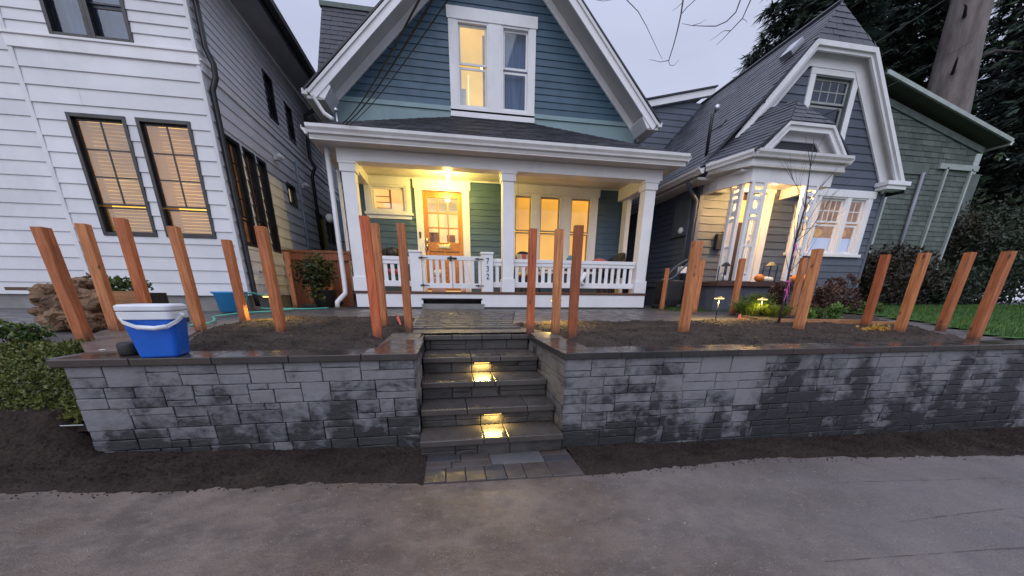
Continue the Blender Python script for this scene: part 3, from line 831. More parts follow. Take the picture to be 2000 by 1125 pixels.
# ================================================================== WHITE HOUSE (left)
amber_low = emit('amber_lit_room', (1, .58, .10), 2.1, 1.1, .3)
amber_hi = emit('amber_lamp', (1, .66, .2), 2.6)
blind_mat = mk_leaf('slatted_blind', (.38, .28, .11), (.48, .35, .14), None, .7, .7)
wh = thing('white_house', 'tall white clapboard house with black window frames and a black downpipe on its corner', 'house', (-4.6, 7.5, 1.1))
FW = Fr('F', 7.5); FS = Fr('R', -3.5); FW2 = Fr('F', 8.05)
wf = [(-5.42, -4.66), (-4.53, -3.79)]
o_f = [(a, b, 2.25, 3.90) for a, b in wf] + [(-5.30, -4.28, 4.79, 6.2)]
siding(wh, FW, 1.33, 4.62, .207, lambda z: -5.84, lambda z: -3.5, o_f, white_siding, joints=.5)
siding(wh, FW, 4.80, 8.3, .128, lambda z: -5.84, lambda z: -3.5, o_f, white_siding)
siding(wh, FW2, 1.33, 8.3, .207, lambda z: -10.5, lambda z: -5.85, [], white_siding)
sidew = [(7.76, 8.24), (8.34, 8.78), (8.86, 9.24)]
o_s = [(a, b, 2.19, 3.88) for a, b in sidew] + [(10.2, 10.72, 3.35, 3.80), (9.9, 10.33, 4.9, 5.72), (10.9, 11.32, 4.85, 5.58), (12.05, 12.7, 2.3, 3.55), (12.95, 13.75, 2.85, 3.5)]
siding(wh, FS, 1.33, 4.56, .207, lambda z: 7.5, lambda z: 17, o_s, white_siding, joints=.3)
siding(wh, FS, 4.72, 6.2, .128, lambda z: 7.5, lambda z: 17, o_s, white_siding)
mb = MB(); mb.lbox(FW, -5.86, -3.47, -.02, .035, 4.625, 4.77); mb.lbox(FW, -5.87, -3.46, .0, .055, 4.765, 4.795)
mb.lbox(FS, 7.49, 17, -.02, .035, 4.565, 4.69); mb.lbox(FS, 7.48, 17, 0, .055, 4.69, 4.715)
mb.build('belt_board', white_paint, wh, bevel=.004)
MB().lbox(FW, -3.53, -3.478, -.03, .026, 1.33, 4.62).lbox(FW, -3.53, -3.478, -.03, .026, 4.8, 8.3).build('corner_board', white_siding, wh, bevel=.003)
MB().lbox(FW, -5.86, -5.80, -.55, .026, 1.33, 4.62).lbox(FW, -5.86, -5.80, -.55, .026, 4.8, 8.3).build('corner_board', white_siding, wh, bevel=.003)
mb = MB().box(-5.8, -3.53, 7.53, 7.7, .9, 1.34); mb.box(-3.7, -3.53, 7.7, 17, .9, 1.34); mb.box(-10.5, -5.8, 8.08, 8.2, .9, 1.34)
mb.build('foundation', concrete, wh)
MB().box(-10.5, -3.6, 16.9, 17.0, 1.3, 8.3).build('rear_wall', white_siding, wh)
for a, b in wf:
    w = window(wh, FW, a, b, 2.25, 3.90, fr=.05, rail=[2.69], mu=[1, 2], mz=[1, 3], sash=.026, bar=.02, back=amber_low, backd=.5, ext=.12, sidemat=simple('amber_lit_reveal', (.3, .2, .08), .7))
    blinds(w, FW, a + .07, b - .07, 2.72, 3.84, 22, blind_mat)
    blinds(w, FW, a + .07, b - .07, 2.31, 2.66, 7, blind_mat)
    MB().blob(((a + b) / 2 + .02, 7.7, 3.08), .13, .03, .035).build('ceiling_lamp', amber_hi, w)
window(wh, FW, -5.30, -4.79, 4.79, 6.2, fr=.05, sash=.02, rail=[5.3], back=cloth_grey, backd=.2, gmat=glass_dark)
window(wh, FW, -4.79, -4.28, 4.79, 6.2, fr=.05, sash=.02, rail=[5.22], back=cloth_grey, backd=.2, gmat=glass_dark)
dim_amber = emit('dim_amber_room', (.75, .42, .16), .16, 3, .25)
for a, b in sidew:
    w = window(wh, FS, a, b, 2.19, 3.88, fr=.05, rail=[2.66], mu=[1, 2], mz=[1, 4], sash=.03, back=dim_amber, backd=.4, gmat=glass_dark)
yl = emit('yellow_lit_room', (1, .70, .12), .95, 2, .7); pale_room = emit('pale_lit_room', (.8, .68, .42), .7, 5, .5)
window(wh, FS, 10.2, 10.72, 3.35, 3.80, fr=.045, back=pale_room)
window(wh, FS, 9.9, 10.33, 4.9, 5.72, fr=.045, rail=[5.3], back=unlit_room, mu=[2, 1], mz=[2, 1])
window(wh, FS, 10.9, 11.32, 4.85, 5.58, fr=.045, rail=[5.2], back=unlit_room, mu=[2, 1], mz=[2, 1])
window(wh, FS, 12.05, 12.7, 2.3, 3.55, fr=.05, back=yl)
window(wh, FS, 12.95, 13.3, 2.85, 3.5, fr=.045, back=pale_room); window(wh, FS, 13.38, 13.75, 2.85, 3.5, fr=.045, back=cloth_grey)
# eaves and roof over the side wall
mb = MB().slab([(-3.5, 7.1, 6.24), (-2.98, 7.1, 6.24), (-2.98, 17, 6.24), (-3.5, 17, 6.24)], (0, 0, .03)); mb.build('soffit', simple('grey_soffit', (.3, .3, .33), .6), wh)
mb = MB().box(-2.985, -2.93, 7.1, 17, 6.2, 6.36); mb.box(-2.93, -2.80, 7.1, 17, 6.25, 6.37); mb.build('gutter', black_frame, wh, bevel=.01)
MB().slab([(-2.84, 7.05, 6.375), (-7.2, 7.05, 9.2), (-7.2, 17, 9.2), (-2.84, 17, 6.375)], (0, 0, .06)).build('roof', roof_blue, wh)
mb = MB().tube([(-3.42, 7.62, 6.2), (-3.42, 7.62, 4.9), (-3.36, 7.64, 4.72), (-3.37, 7.64, 4.55), (-3.44, 7.62, 4.38), (-3.44, 7.62, 1.3), (-3.42, 7.6, 1.15)], .042, 8)
mb.build('downpipe', black_frame, wh, True)
mb = MB().tube([(-2.9, 12.1, 6.2), (-3.0, 12.1, 6.0), (-3.4, 12.1, 5.75), (-3.43, 12.1, 4.8), (-3.34, 12.1, 4.6), (-3.44, 12.1, 4.4), (-3.44, 12.1, 1.2)], .045, 8)
mb.build('downpipe', black_frame, wh, True)
MB().tube([(-3.45, 10.95, 4.4), (-3.45, 10.95, 1.3)], .022, 8).build('conduit', simple('blue_grey_conduit', (.25, .3, .35), .5), wh, True)
for y, z in ((9.75, 4.12), (11.25, 3.95)):
    f = MB().box(-3.48, -3.42, y - .05, y + .05, z - .05, z + .05).build('floodlight', white_paint, wh, bevel=.01)
    MB().blob((-3.36, y - .06, z + .02), .06, .04, .05).blob((-3.36, y + .07, z + .02), .06, .04, .05).build('lamp_head', white_paint, f, True)
MB().lbox(FS, 7.98, 8.16, 0, .02, 1.66, 1.84).lbox(FS, 8.28, 8.38, 0, .05, 1.66, 1.84).build('tap_plate', white_paint, wh, bevel=.005)
t_ = MB().tube([(-3.5, 8.06, 1.76), (-3.4, 8.06, 1.76), (-3.38, 8.06, 1.72)], .016, 8).build('garden_tap', steel, wh, True)
MB().blob((-3.41, 8.06, 1.80), .012, .03, .03).build('tap_handle', steel, t_, True)
mb = MB().box(-3.5, -3.0, 14.2, 16.5, 2.2, 3.9); mb.build('rear_bay', white_siding, wh)
MB().slab([(-3.5, 14.1, 4.05), (-2.9, 14.1, 3.9), (-2.9, 16.6, 3.9), (-3.5, 16.6, 4.05)], (0, 0, .06)).build('bay_roof', black_frame, wh)

# ================================================================== BLUE HOUSE (centre)
bh = thing('blue_house', 'blue clapboard house with a steep white-edged gable and a lamp-lit front porch', 'house', (1.35, 9.6, 1.1))
FB = Fr('F', 9.6)
gl = lambda z: -2.15 if z <= 5.08 else -2.13 + (z - 5.09) * (2.09 / 1.89)
gh = lambda z: 4.62 if z <= 5.12 else 4.65 - (z - 5.13) * (2.31 / 2.11)
apex = 5.1 + (4.65 + 2.13) / (1.106 + 1.095)
og = [(.30, 2.15, 5.12, 6.85)]
siding(bh, FB, 5.25, apex - .05, .126, lambda z: gl(z), lambda z: gh(z), og, blue_siding)
op = [(-1.58, -.79, 3.14, 3.70), (-.46, .50, 1.40, 3.66), (1.60, 3.72, 1.98, 3.68)]
siding(bh, FB, 1.43, 3.95, .135, lambda z: -2.15, lambda z: 4.57, op, blue_siding, .018)
mb = MB().lbox(FB, -2.15, 4.62, -.02, .015, 4.55, 5.16); mb.build('skirt_band', skirt_blue, bh)
mb = MB().lbox(FB, -2.2, 4.68, 0, .045, 5.165, 5.20); mb.lbox(FB, -2.18, 4.66, 0, .03, 5.20, 5.25); mb.build('belt_mould', skirt_blue, bh)
MB().lbox(FB, 4.57, 4.66, -.1, .025, 1.43, 3.95).build('corner_board', white_paint, bh, bevel=.003); MB().lbox(FB, -2.22, -2.15, -.1, .025, 1.43, 3.95).build('corner_board', white_paint, bh, bevel=.003)
mb = MB().box(4.56, 4.60, 9.63, 20, 1.4, 5.2); mb.box(-2.2, -2.16, 9.63, 20, 1.4, 5.2); mb.build('side_wall', blue_siding, bh)
MB().box(-2.1, 4.5, 9.66, 20, .9, 1.4).build('foundation', concrete, bh)
# gable roof: two planes with overhang to y 9.0
AP = Vector((1.263, 0, apex + .30))
for side, ex, ez in ((-1, -2.42, 5.04), (1, 4.86, 5.04)):
    d = Vector((AP.x - ex, 0, AP.z - ez)); n = Vector((-d.z, 0, d.x)).normalized() * (1 if side == -1 else -1)
    if n.z < 0: n = -n
    e0 = Vector((ex, 9.0, ez)); 
    mb = MB().slab([e0, e0 + Vector((0, 11, 0)), e0 + d + Vector((0, 11, 0)), e0 + d], n * -.05); mb.build('roof_deck', soffit, bh)
    mb = MB().slab([e0 + n * .004 + Vector((-.05 * side * -1, -.05, 0)), e0 + n * .004 + Vector((0, 11, 0)), e0 + d + n * .004 + Vector((0, 11, 0)), e0 + d + n * .004 + Vector((0, -.05, 0))], n * .03); mb.build('roof', roof_blue, bh)
    # rake fascia, crown strip, frieze on wall
    q = n * -.17; r = n * -.05
    mb = MB().slab([e0 + q, e0 + d + q, e0 + d + n * -.002, e0 + n * -.002], (0, -.035, 0)); mb.build('rake_board', white_paint, bh)
    mb = MB().slab([e0 + r + Vector((0, -.036, 0)), e0 + d + r + Vector((0, -.036, 0)), e0 + d + Vector((0, -.036, 0)), e0 + Vector((0, -.036, 0))], (0, -.03, 0)); mb.build('crown_moulding', gutter_white, bh)
    mb = MB().slab([e0 + n * -.055, e0 + d + n * -.055, e0 + d + n * -.055 + Vector((0, .62, 0)), e0 + n * -.055 + Vector((0, .62, 0))], n * -.02); mb.build('rake_soffit', soffit, bh)
    wall0 = Vector((ex, 9.6, ez)); 
    mb = MB().slab([wall0 + n * -.21, wall0 + d + n * -.21, wall0 + d + n * -.08, wall0 + n * -.08], (0, -.05, 0)); mb.build('rake_frieze', white_paint, bh)
    # eave return
    xi = -2.13 if side == -1 else 4.62
    s0, s1 = sorted((xi, ex + side * .03))
    mb = MB().slab([(ex, 8.985, ez - .02), (xi, 8.985, ez - .10), (xi + side * -.14, 8.985, ez + .1), (xi + side * -.1, 8.985, ez + .16), (ex + side * -.1, 8.985, ez + .08)], (0, .6, 0)); mb.build('eave_return', white_paint, bh)
    MB().box(s0, s1, 9.0, 20, ez - .11, ez - .06).build('eave_soffit', soffit, bh)
    g0, g1 = sorted((ex, ex + side * .11)); MB().box(g0, g1, 8.97, 20, ez - .06, ez + .04).build('gutter', gutter_white, bh, bevel=.012)
# gable double window
gold = emit('gold_lit_wall', (1, .66, .2), .58, 1.6, .5); gold_hot = emit('gold_lamp', (1, .75, .3), 5)
w = window(bh, FB, .47, 1.13, 5.25, 6.72, fr=.035, fmat=white_paint, smat=gutter_white, sash=.04, rail=[6.0], back=gold, backd=.7, ext=.25, depth=.1, proud=.03)
MB().blob((1.02, 9.95, 6.16), .035, .035, .035).build('lamp_bulb', gold_hot, w)
MB().box(.55, .66, 9.9, 9.93, 5.3, 5.72).build('mirror', simple('mirror_frame', (.5, .6, .62), .3), w)
MB().box(.70, .715, 9.85, 9.87, 5.25, 5.95).build('curtain_edge', emit('glowing_edge', (1, .8, .45), 1.2), w)  # emissive strip paints the light catching the curtain edge
MB().box(1.02, 1.08, 9.74, 9.78, 5.27, 6.6).build('curtain', simple('tan_curtain', (.4, .28, .15), .8), w)
w = window(bh, FB, 1.41, 2.02, 5.25, 6.72, fr=.035, fmat=white_paint, smat=gutter_white, sash=.04, rail=[6.0], back=cloth_grey, backd=.18, depth=.1, gmat=glass_dark)
mb = MB(); mb.lbox(FB, .30, .47, -.01, .04, 5.25, 6.72); mb.lbox(FB, 1.13, 1.41, -.01, .04, 5.25, 6.72); mb.lbox(FB, 2.02, 2.15, -.01, .04, 5.25, 6.72)
mb.lbox(FB, .27, 2.18, -.01, .055, 6.72, 6.92); mb.lbox(FB, .29, 2.16, -.01, .045, 5.07, 5.25); mb.build('window_casing', white_paint, bh, bevel=.005)
# front door, windows under the porch
w = window(bh, FB, -1.58, -.79, 3.14, 3.70, fr=.045, fmat=white_paint, proud=.03, sash=.04, smat=white_paint, casing=.11, head=.03, sill=.03, back=emit('cream_lit_room', (1, .60, .22), .85, 3, .75), backd=.5, ext=.15)
for z in (3.28, 3.4, 3.52): MB().box(-1.5, -1.2, 9.9, 9.93, z, z + .015).build('shelf', simple('shelf_wood', (.4, .2, .08), .6), w)
MB().box(-1.19, -1.15, 9.85, 9.9, 3.15, 3.7).build('bookcase_side', simple('shelf_wood2', (.5, .25, .1), .6), w)
dr = thing('door', '', '', (0, 9.6, 1.45)); del dr['label']; del dr['category']; dr.parent = bh; WLOC[dr.name] = Vector((0, 9.6, 1.45)); dr.location = WLOC[dr.name] - wl(bh)
mb = MB(); mb.lbox(FB, -.60, -.46, -.02, .035, 1.43, 3.66); mb.lbox(FB, .50, .64, -.02, .035, 1.43, 3.66); mb.lbox(FB, -.63, .67, -.02, .045, 3.66, 3.84); mb.lbox(FB, -.645, .685, 0, .06, 3.84, 3.865)
mb.lbox(FB, -.46, -.435, -.12, .02, 1.43, 3.66); mb.lbox(FB, .475, .50, -.12, .02, 1.43, 3.66); mb.lbox(FB, -.435, .475, -.12, .02, 3.63, 3.66)
mb.build('door_casing', white_paint, dr, bevel=.004)
mb = MB(); a, b = -.432, .472
mb.lbox(FB, a, a + .11, -.09, -.045, 1.46, 3.625); mb.lbox(FB, b - .11, b, -.09, -.045, 1.46, 3.625)
mb.lbox(FB, a + .11, b - .11, -.09, -.045, 3.50, 3.625); mb.lbox(FB, a + .11, b - .11, -.09, -.045, 2.36, 2.56); mb.lbox(FB, a + .11, b - .11, -.09, -.045, 1.46, 1.68)
mb.lbox(FB, a + .11, b - .11, -.08, -.065, 1.68, 2.36); mb.lbox(FB, .0, .04, -.085, -.048, 1.68, 2.36)
x0, x1 = a + .11, b - .11
for i in (1, 2): x = x0 + (x1 - x0) * i / 3; mb.lbox(FB, x - .014, x + .014, -.085, -.048, 2.56, 3.50)
for i in (1, 2): z = 2.56 + .94 * i / 3; mb.lbox(FB, x0, x1, -.084, -.049, z - .014, z + .014)
mb.build('door_panel', cedar_door, dr, bevel=.004)
for i in range(3):
    for j in range(3):
        xa = x0 + (x1 - x0) * i / 3; za = 2.56 + .94 * j / 3
        MB().lbox(FB, xa + .01, xa + (x1 - x0) / 3 - .01, -.07, -.066, za + .01, za + .3).build('pane', glass, dr)
cream = emit('cream_lit_wall', (1, .66, .27), .95, 2.4, .82)
MB().poly([(-.6, 10.4, 1.4), (.65, 10.4, 1.4), (.65, 10.4, 3.7), (-.6, 10.4, 3.7)]).build('room_back', cream, dr)
MB().box(-.6, .65, 9.72, 10.39, 2.0, 2.04).build('room_ledge', cedar_door, dr)
MB().box(-.35, -.1, 10.2, 10.3, 2.55, 2.85).box(.1, .3, 10.2, 10.3, 2.6, 2.8).build('room_furniture', tan_wood, dr)
sl2 = MB().lbox(FB, -.13, .17, -.045, -.03, 2.42, 2.52).build('mail_slot', brass, dr, bevel=.004)
MB().lbox(FB, -.10, .14, -.03, -.024, 2.445, 2.495).build('flap', simple('pale_brass', (.8, .66, .35), .35, metal=1), sl2, bevel=.003)
MB().blob((a + .05, 9.62, 2.42), .03, .03, .03).lbox(FB, a + .02, a + .08, -.045, -.02, 2.52, 2.64).tube([(a + .05, 9.6, 2.52), (a + .05, 9.59, 2.40)], .02).build('door_handle', steel, dr, True)
MB().lbox(FB, -.55, -.505, .035, .05, 2.63, 2.76).build('doorbell', black_plastic, bh, bevel=.006)
glowing_shade = emit('glowing_roller_shade', (1, .50, .07), .84, 1.0, .72)  # shade glows by itself, standing in for lamplight behind it
for a, b in ((1.70, 2.18), (2.32, 2.90), (3.10, 3.68)):
    w = window(bh, FB, a, b, 2.0, 3.67, fr=.045, fmat=white_paint, smat=simple('olive_sash', (.30, .27, .20), .5), sash=.03, rail=[2.86], back=glowing_shade, backd=.2, ext=.02, depth=.1)
mb = MB(); mb.lbox(FB, 1.56, 1.70, -.01, .035, 1.95, 3.67); mb.lbox(FB, 2.18, 2.32, -.01, .035, 1.95, 3.67); mb.lbox(FB, 2.90, 3.10, -.01, .035, 1.95, 3.67); mb.lbox(FB, 3.68, 3.83, -.01, .035, 1.95, 3.67)
mb.lbox(FB, 1.53, 3.86, -.01, .05, 3.67, 3.84); mb.lbox(FB, 1.5, 3.89, -.01, .09, 1.90, 1.95); mb.build('window_casing', white_paint, bh, bevel=.004)
# porch: floor, skirt, columns, beam, ceiling, roof, gutter
PX0, PX1 = -1.80, 4.52
MB().box(PX0, PX1, 8.0, 9.58, 1.385, 1.425).build('porch_edge', dark_brown, bh)
for i in range(14):
    y0 = 8.04 + i * .11; MB().box(PX0 + .02, PX1 - .02, y0, y0 + .106, 1.426, 1.434).build('floor_board', deck_wood, bh)
mb = MB().box(PX0 + .02, -.47, 8.012, 8.05, 1.125, 1.383); mb.box(.74, PX1 - .02, 8.012, 8.05, 1.125, 1.383)
mb.box(-.47, .74, 8.012, 8.05, 1.29, 1.383); mb.build('porch_skirt', white_paint, bh, bevel=.003)
mb = MB().box(PX0 + .08, PX1 - .1, 8.08, 8.3, .95, 1.124); mb.box(-.5, .8, 7.98, 8.1, .95, 1.19); mb.build('porch_foundation', concrete, bh)
MB().box(-.5, .78, 8.3, 8.4, 1.0, 1.39).build('crawl_space_dark', black_plastic, bh)  # black sheet stands in for the darkness inside the skirt opening
mb = MB()
for i in range(46):
    x = -.50 + i * .0275; h = random.uniform(.008, .03); mb.hexa([(x, 8.0, 1.285 - h), (x + .02, 8.0, 1.285 - h * random.random()), (x + .02, 8.02, 1.285 - h), (x, 8.02, 1.285 - h), (x, 8.0, 1.30), (x + .027, 8.0, 1.30), (x + .027, 8.02, 1.30), (x, 8.02, 1.30)])
mb.build('broken_edge', mulch, bh)
def column(cx, w=.235, y=8.14):
    h = w / 2
    c = MB().box(cx - h, cx + h, y - h, y + h, 1.44, 3.66).build('column', white_paint, bh, bevel=.006)
    MB().box(cx - h - .025, cx + h + .025, y - h - .025, y + h + .025, 3.50, 3.665).box(cx - h - .04, cx + h + .04, y - h - .04, y + h + .04, 3.625, 3.667).build('capital', white_paint, c, bevel=.005)
    MB().box(cx - h - .022, cx + h + .022, y - h - .022, y + h + .022, 1.434, 1.70).build('plinth', white_paint, c, bevel=.005)
for cx in (-1.66, 1.32, 4.36): column(cx)
MB().box(4.47, 4.58, 9.3, 9.56, 1.44, 3.66).build('pilaster', white_paint, bh, bevel=.004)
mb = MB().box(PX0 - .02, 4.58, 8.0, 8.28, 3.67, 3.86); mb.box(PX0 - .02, PX0 + .22, 8.28, 9.58, 3.67, 3.86); mb.box(4.34, 4.58, 8.28, 9.58, 3.60, 3.86); mb.build('porch_beam', white_paint, bh, bevel=.005)
mb = MB().box(-1.58, 4.34, 8.28, 8.32, 3.82, 3.86); mb.box(-1.58, 4.34, 9.54, 9.575, 3.835, 3.862); mb.build('ceiling_moulding', white_paint, bh, bevel=.01)
ceilm = simple('porch_ceiling_paint', (.6, .58, .52), .4, .04, 3, 0)
for i in range(16):
    y0 = 8.0 + i * .098; MB().box(PX0 - .2, 4.72, y0, y0 + .0955, 3.863, 3.885).build('ceiling_board', ceilm, bh)
mb = MB().box(-2.12, 4.84, 7.68, 8.0, 3.875, 3.90); mb.box(-2.12, PX0 - .2, 8.0, 9.58, 3.875, 3.90); mb.box(4.72, 4.84, 8.0, 9.58, 3.875, 3.9); mb.build('soffit', soffit, bh)
# K profile gutter
prof = [(0, 0), (-.075, 0), (-.085, .03), (-.12, .07), (-.125, .115), (-.115, .115), (-.11, .075), (0, .105)]
def kgutter(parent, P0, P1, outd, name='gutter'):
    P0, P1, outd = Vector(P0), Vector(P1), Vector(outd); mb = MB(); n = len(prof)
    for P in (P0, P1):
        for a, b in prof: mb.v.append(tuple(P + outd * -a + Vector((0, 0, b))))
    for i in range(n): j = (i + 1) % n; mb.f.append((i, j, n + j, n + i))
    mb.f.append(tuple(range(n))); mb.f.append(tuple(range(2 * n - 1, n - 1, -1)))
    return mb.build(name, gutter_white, parent)
kgutter(bh, (-2.16, 7.70, 3.935), (4.88, 7.70, 3.935), (0, -1, 0)); MB().box(-2.14, 4.86, 7.685, 7.71, 3.86, 4.02).build('fascia', white_paint, bh)
kgutter(bh, (4.86, 7.7, 3.935), (4.86, 9.6, 3.935), (1, 0, 0)); kgutter(bh, (-2.14, 9.6, 3.935), (-2.14, 7.7, 3.935), (-1, 0, 0))
def roofpoly(parent, pts, mat, exp=.14, tab=.3, name='roof'):
    """planar polygon roof: first edge is the eave"""
    P = [Vector(p) for p in pts]; U = (P[1] - P[0]).normalized()
    N = U.cross(P[2] - P[0]).normalized()
    if N.z < 0: N = -N
    V = N.cross(U).normalized()
    if (P[2] - P[0]).dot(V) < 0: V = -V
    uv = [((p - P[0]).dot(U), (p - P[0]).dot(V)) for p in P]; u0 = min(a for a, b in uv); u1 = max(a for a, b in uv); v1 = max(b for a, b in uv)
    MB().slab([p - N * .004 for p in P], N * -.04).build(name, mat, parent)
    def clip(v):
        v = max(1e-4, min(v1 - 1e-4, v)); xs = []
        for (a, b), (c, d) in zip(uv, uv[1:] + uv[:1]):
            if (b > v) != (d > v): xs.append(a + (c - a) * (v - b) / (d - b))
        return (min(xs) - u0, max(xs) - u0) if len(xs) > 1 else (0, 0)
    shingles(parent, P[0] + U * u0, U, V, u1 - u0, v1, mat, exp=exp, tab=tab, clip=clip)
RZ = 4.035
roofpoly(bh, [(-2.2, 7.62, RZ), (4.92, 7.62, RZ), (2.2, 9.6, 5.06), (.3, 9.6, 5.06)], roof_blue, .13, .3)
roofpoly(bh, [(-2.2, 9.7, 4.6), (-2.2, 7.62, RZ), (.3, 9.6, 5.06)], roof_blue, .13, .3)
roofpoly(bh, [(4.92, 7.62, RZ), (4.86, 9.7, 4.75), (2.2, 9.6, 5.06)], roof_blue, .13, .3)
# cross wing behind, on the left
roofpoly(bh, [(-2.9, 11.4, 5.9), (1.2, 11.4, 5.9), (1.2, 13, 8.55), (-2.85, 13, 8.52)], roof_blue, .16, .3)
MB().box(-2.9, 1.3, 12.93, 13.05, 8.5, 8.6).build('ridge_cap', simple('verdigris_flashing', (.07, .10, .09), .5), bh)
MB().box(-2.75, 1.0, 11.9, 14, 5.2, 6.2).build('wing_wall', blue_siding, bh)
# porch lamp: bulb in a socket
pl = MB().lathe([(.0, 0), (.05, 0), (.05, -.015), (.022, -.02), (.022, -.07), (0, -.07)], (.16, 8.95, 3.862), 16).build('porch_light', white_paint, bh, True)
MB().blob((.16, 8.95, 3.735), .036, .036, .055).build('light_bulb', emit('porch_bulb', (1, .80, .36), 22), pl, True)
lamp('porch_lamp', (.16, 8.90, 3.64), 95, (1, .73, .17), .05)
MB().tube([(1.6, 8.5, 3.87), (1.60, 8.5, 3.2), (1.61, 8.5, 2.75)], .004, 5).build('pull_cord', simple('grey_cord', (.3, .3, .28), .6), bh)
# railing and gate
def railing(x0, x1, y=8.14):
    r = thing('railing', '', '', ((x0 + x1) / 2, y, 1.44)); del r['label']; del r['category']; L = r.location.copy(); r.parent = bh; WLOC[r.name] = L; r.location = L - wl(bh)
    MB().box(x0, x1, y - .045, y + .045, 2.03, 2.10).box(x0, x1, y - .03, y + .03, 1.96, 2.03).build('top_rail', white_paint, r, bevel=.006)
    MB().box(x0, x1, y - .04, y + .04, 1.53, 1.64).build('bottom_rail', white_paint, r, bevel=.005)
    n = max(1, round((x1 - x0) / .148)); s = (x1 - x0) / n
    for i in range(n):
        c = x0 + s * (i + .5); MB().box(c - .037, c + .037, y - .014, y + .014, 1.64, 1.96).build('baluster', white_paint, r, bevel=.003)
railing(-1.52, -.70); railing(1.01, 1.19); railing(1.45, 4.23)
for x0, x1 in ((-.69, -.46), (.76, 1.0)):
    g = MB().box(x0, x1, 8.03, 8.25, 1.434, 2.17).build('gate_post', white_paint, bh, bevel=.006)
    MB().box(x0 - .015, x1 + .015, 8.015, 8.265, 2.17, 2.215).build('post_cap', white_paint, g, bevel=.012)
for x0, x1 in ((-.445, .145), (.16, .745)):
    g = thing('gate_leaf', '', '', (x0, 8.1, 1.5)); del g['label']; del g['category']; L = g.location.copy(); g.parent = bh; WLOC[g.name] = L; g.location = L - wl(bh)
    MB().box(x0, x1, 8.08, 8.12, 2.05, 2.13).build('top_rail', white_paint, g, bevel=.004); MB().box(x0, x1, 8.08, 8.12, 1.50, 1.60).build('bottom_rail', white_paint, g, bevel=.004)
    MB().box(x0, x0 + .05, 8.085, 8.115, 1.6, 2.05).build('stile', white_paint, g); MB().box(x1 - .05, x1, 8.085, 8.115, 1.6, 2.05).build('stile', white_paint, g)
    for i in range(3):
        c = x0 + .05 + (x1 - x0 - .1) * (i + 1) / 4 ; MB().box(c - .036, c + .036, 8.09, 8.11, 1.6, 2.05).build('picket', white_paint, g, bevel=.003)
    hs = [x0 - .06] if x0 < 0 else [x1 - .12]
    for hx in hs:
        for z in (2.06, 1.54): MB().slab([(hx, 8.02, z), (hx + .18, 8.02, z + .008), (hx + .18, 8.02, z + .022), (hx, 8.02, z + .03)], (0, -.008, 0)).box(hx + .05, hx + .075, 8.005, 8.02, z - .01, z + .04).build('hinge', black_frame, g)
MB().box(.06, .25, 8.06, 8.08, 2.06, 2.10).box(.11, .15, 8.05, 8.08, 2.03, 2.12).build('gate_latch', black_frame, bh)
def digit(ch, x, z, size, y=8.03):
    cu = bpy.data.curves.new('digit', 'FONT'); cu.body = ch; cu.size = size; cu.extrude = .004; cu.align_x = 'CENTER'
    to = bpy.data.objects.new('tmp', cu); COL.objects.link(to); dg = bpy.context.evaluated_depsgraph_get()
    me = bpy.data.meshes.new_from_object(to.evaluated_get(dg)); bpy.data.objects.remove(to)
    me.materials.clear(); me.materials.append(black_frame)
    o = bpy.data.objects.new('house_number', me); COL.objects.link(o); o.parent = bh
    o.location = Vector((x, y - .006, z)) - wl(bh); o.rotation_euler = (pi / 2, 0, 0); o.scale = (.85, 1, 1)
for ch, z in zip('732', (1.99, 1.84, 1.69)): digit(ch, .885, z, .16)
# corner downpipe and meter
MB().tube([(-1.98, 8.05, 3.9), (-1.98, 8.05, 1.5), (-1.98, 8.02, 1.38), (-2.04, 7.9, 1.3), (-2.10, 7.82, 1.22), (-2.10, 7.80, 1.12)], .045, 10).build('downpipe', gutter_white, bh, True)
MB().tube([(-2.32, 8.95, 4.95), (-2.1, 8.7, 4.6), (-1.9, 8.4, 4.42)], .035, 8).build('eave_pipe', gutter_white, bh, True)
mt = MB().box(-2.62, -2.2, 10.4, 10.6, 2.6, 3.5).build('meter_box', meter_blue, bh, bevel=.01)
MB().blob((-2.68, 10.35, 3.1), .1, .08, .1).build('meter_dial', glass_grey, mt, True)

# ================================================================== GREY HOUSE (right)
gh = thing('grey_house', 'slate grey clapboard house with a clipped steep gable and a small lit entry porch', 'house', (8.6, 8.6, 1.1))
FG = Fr('F', 8.6); FGL = Fr('L', 5.95)
RX, RY, RZg = 8.68, 8.75, 7.42
sL = (RZg - 4.0) / (RX - 5.6); sR = (RZg - 3.95) / (11.3 - RX)
glo = lambda z: 5.95 if z < 4.1 else 5.6 + (z - 3.94) / sL
ghi = lambda z: 11.0 if z < 4.3 else 11.3 - (z - 3.9) / sR
gop = [(8.62, 10.62, 2.45, 3.75), (8.22, 9.30, 4.98, 6.08), (6.86, 7.72, 1.75, 3.78)]
siding(gh, FG, 1.36, 6.50, .165, glo, ghi, gop, grey_siding, .024)
siding(gh, FGL, 1.62, 4.1, .13, lambda z: 8.63, lambda z: 15, [], grey_siding, .02)
MB().box(5.90, 6.0, 8.565, 8.68, 1.3, 4.05).build('corner_board', grey_siding, gh, bevel=.004)
MB().box(10.98, 11.06, 8.565, 8.68, 1.3, 4.25).build('corner_board', grey_siding, gh, bevel=.004)
mb = MB().box(6.02, 10.98, 8.65, 8.8, .9, 1.37); mb.box(5.99, 6.1, 8.7, 15, .9, 1.63); mb.build('foundation', dark_found, gh)
MB().box(11.0, 11.04, 8.7, 16, 1.1, 4.2).build('side_wall', grey_siding, gh)
roofpoly(gh, [(5.52, 16, 3.92), (5.52, 8.34, 3.92), (7.86, 8.34, 6.50), (RX, RY, RZg), (RX, 16, RZg)], roof_grey, .16, .32)
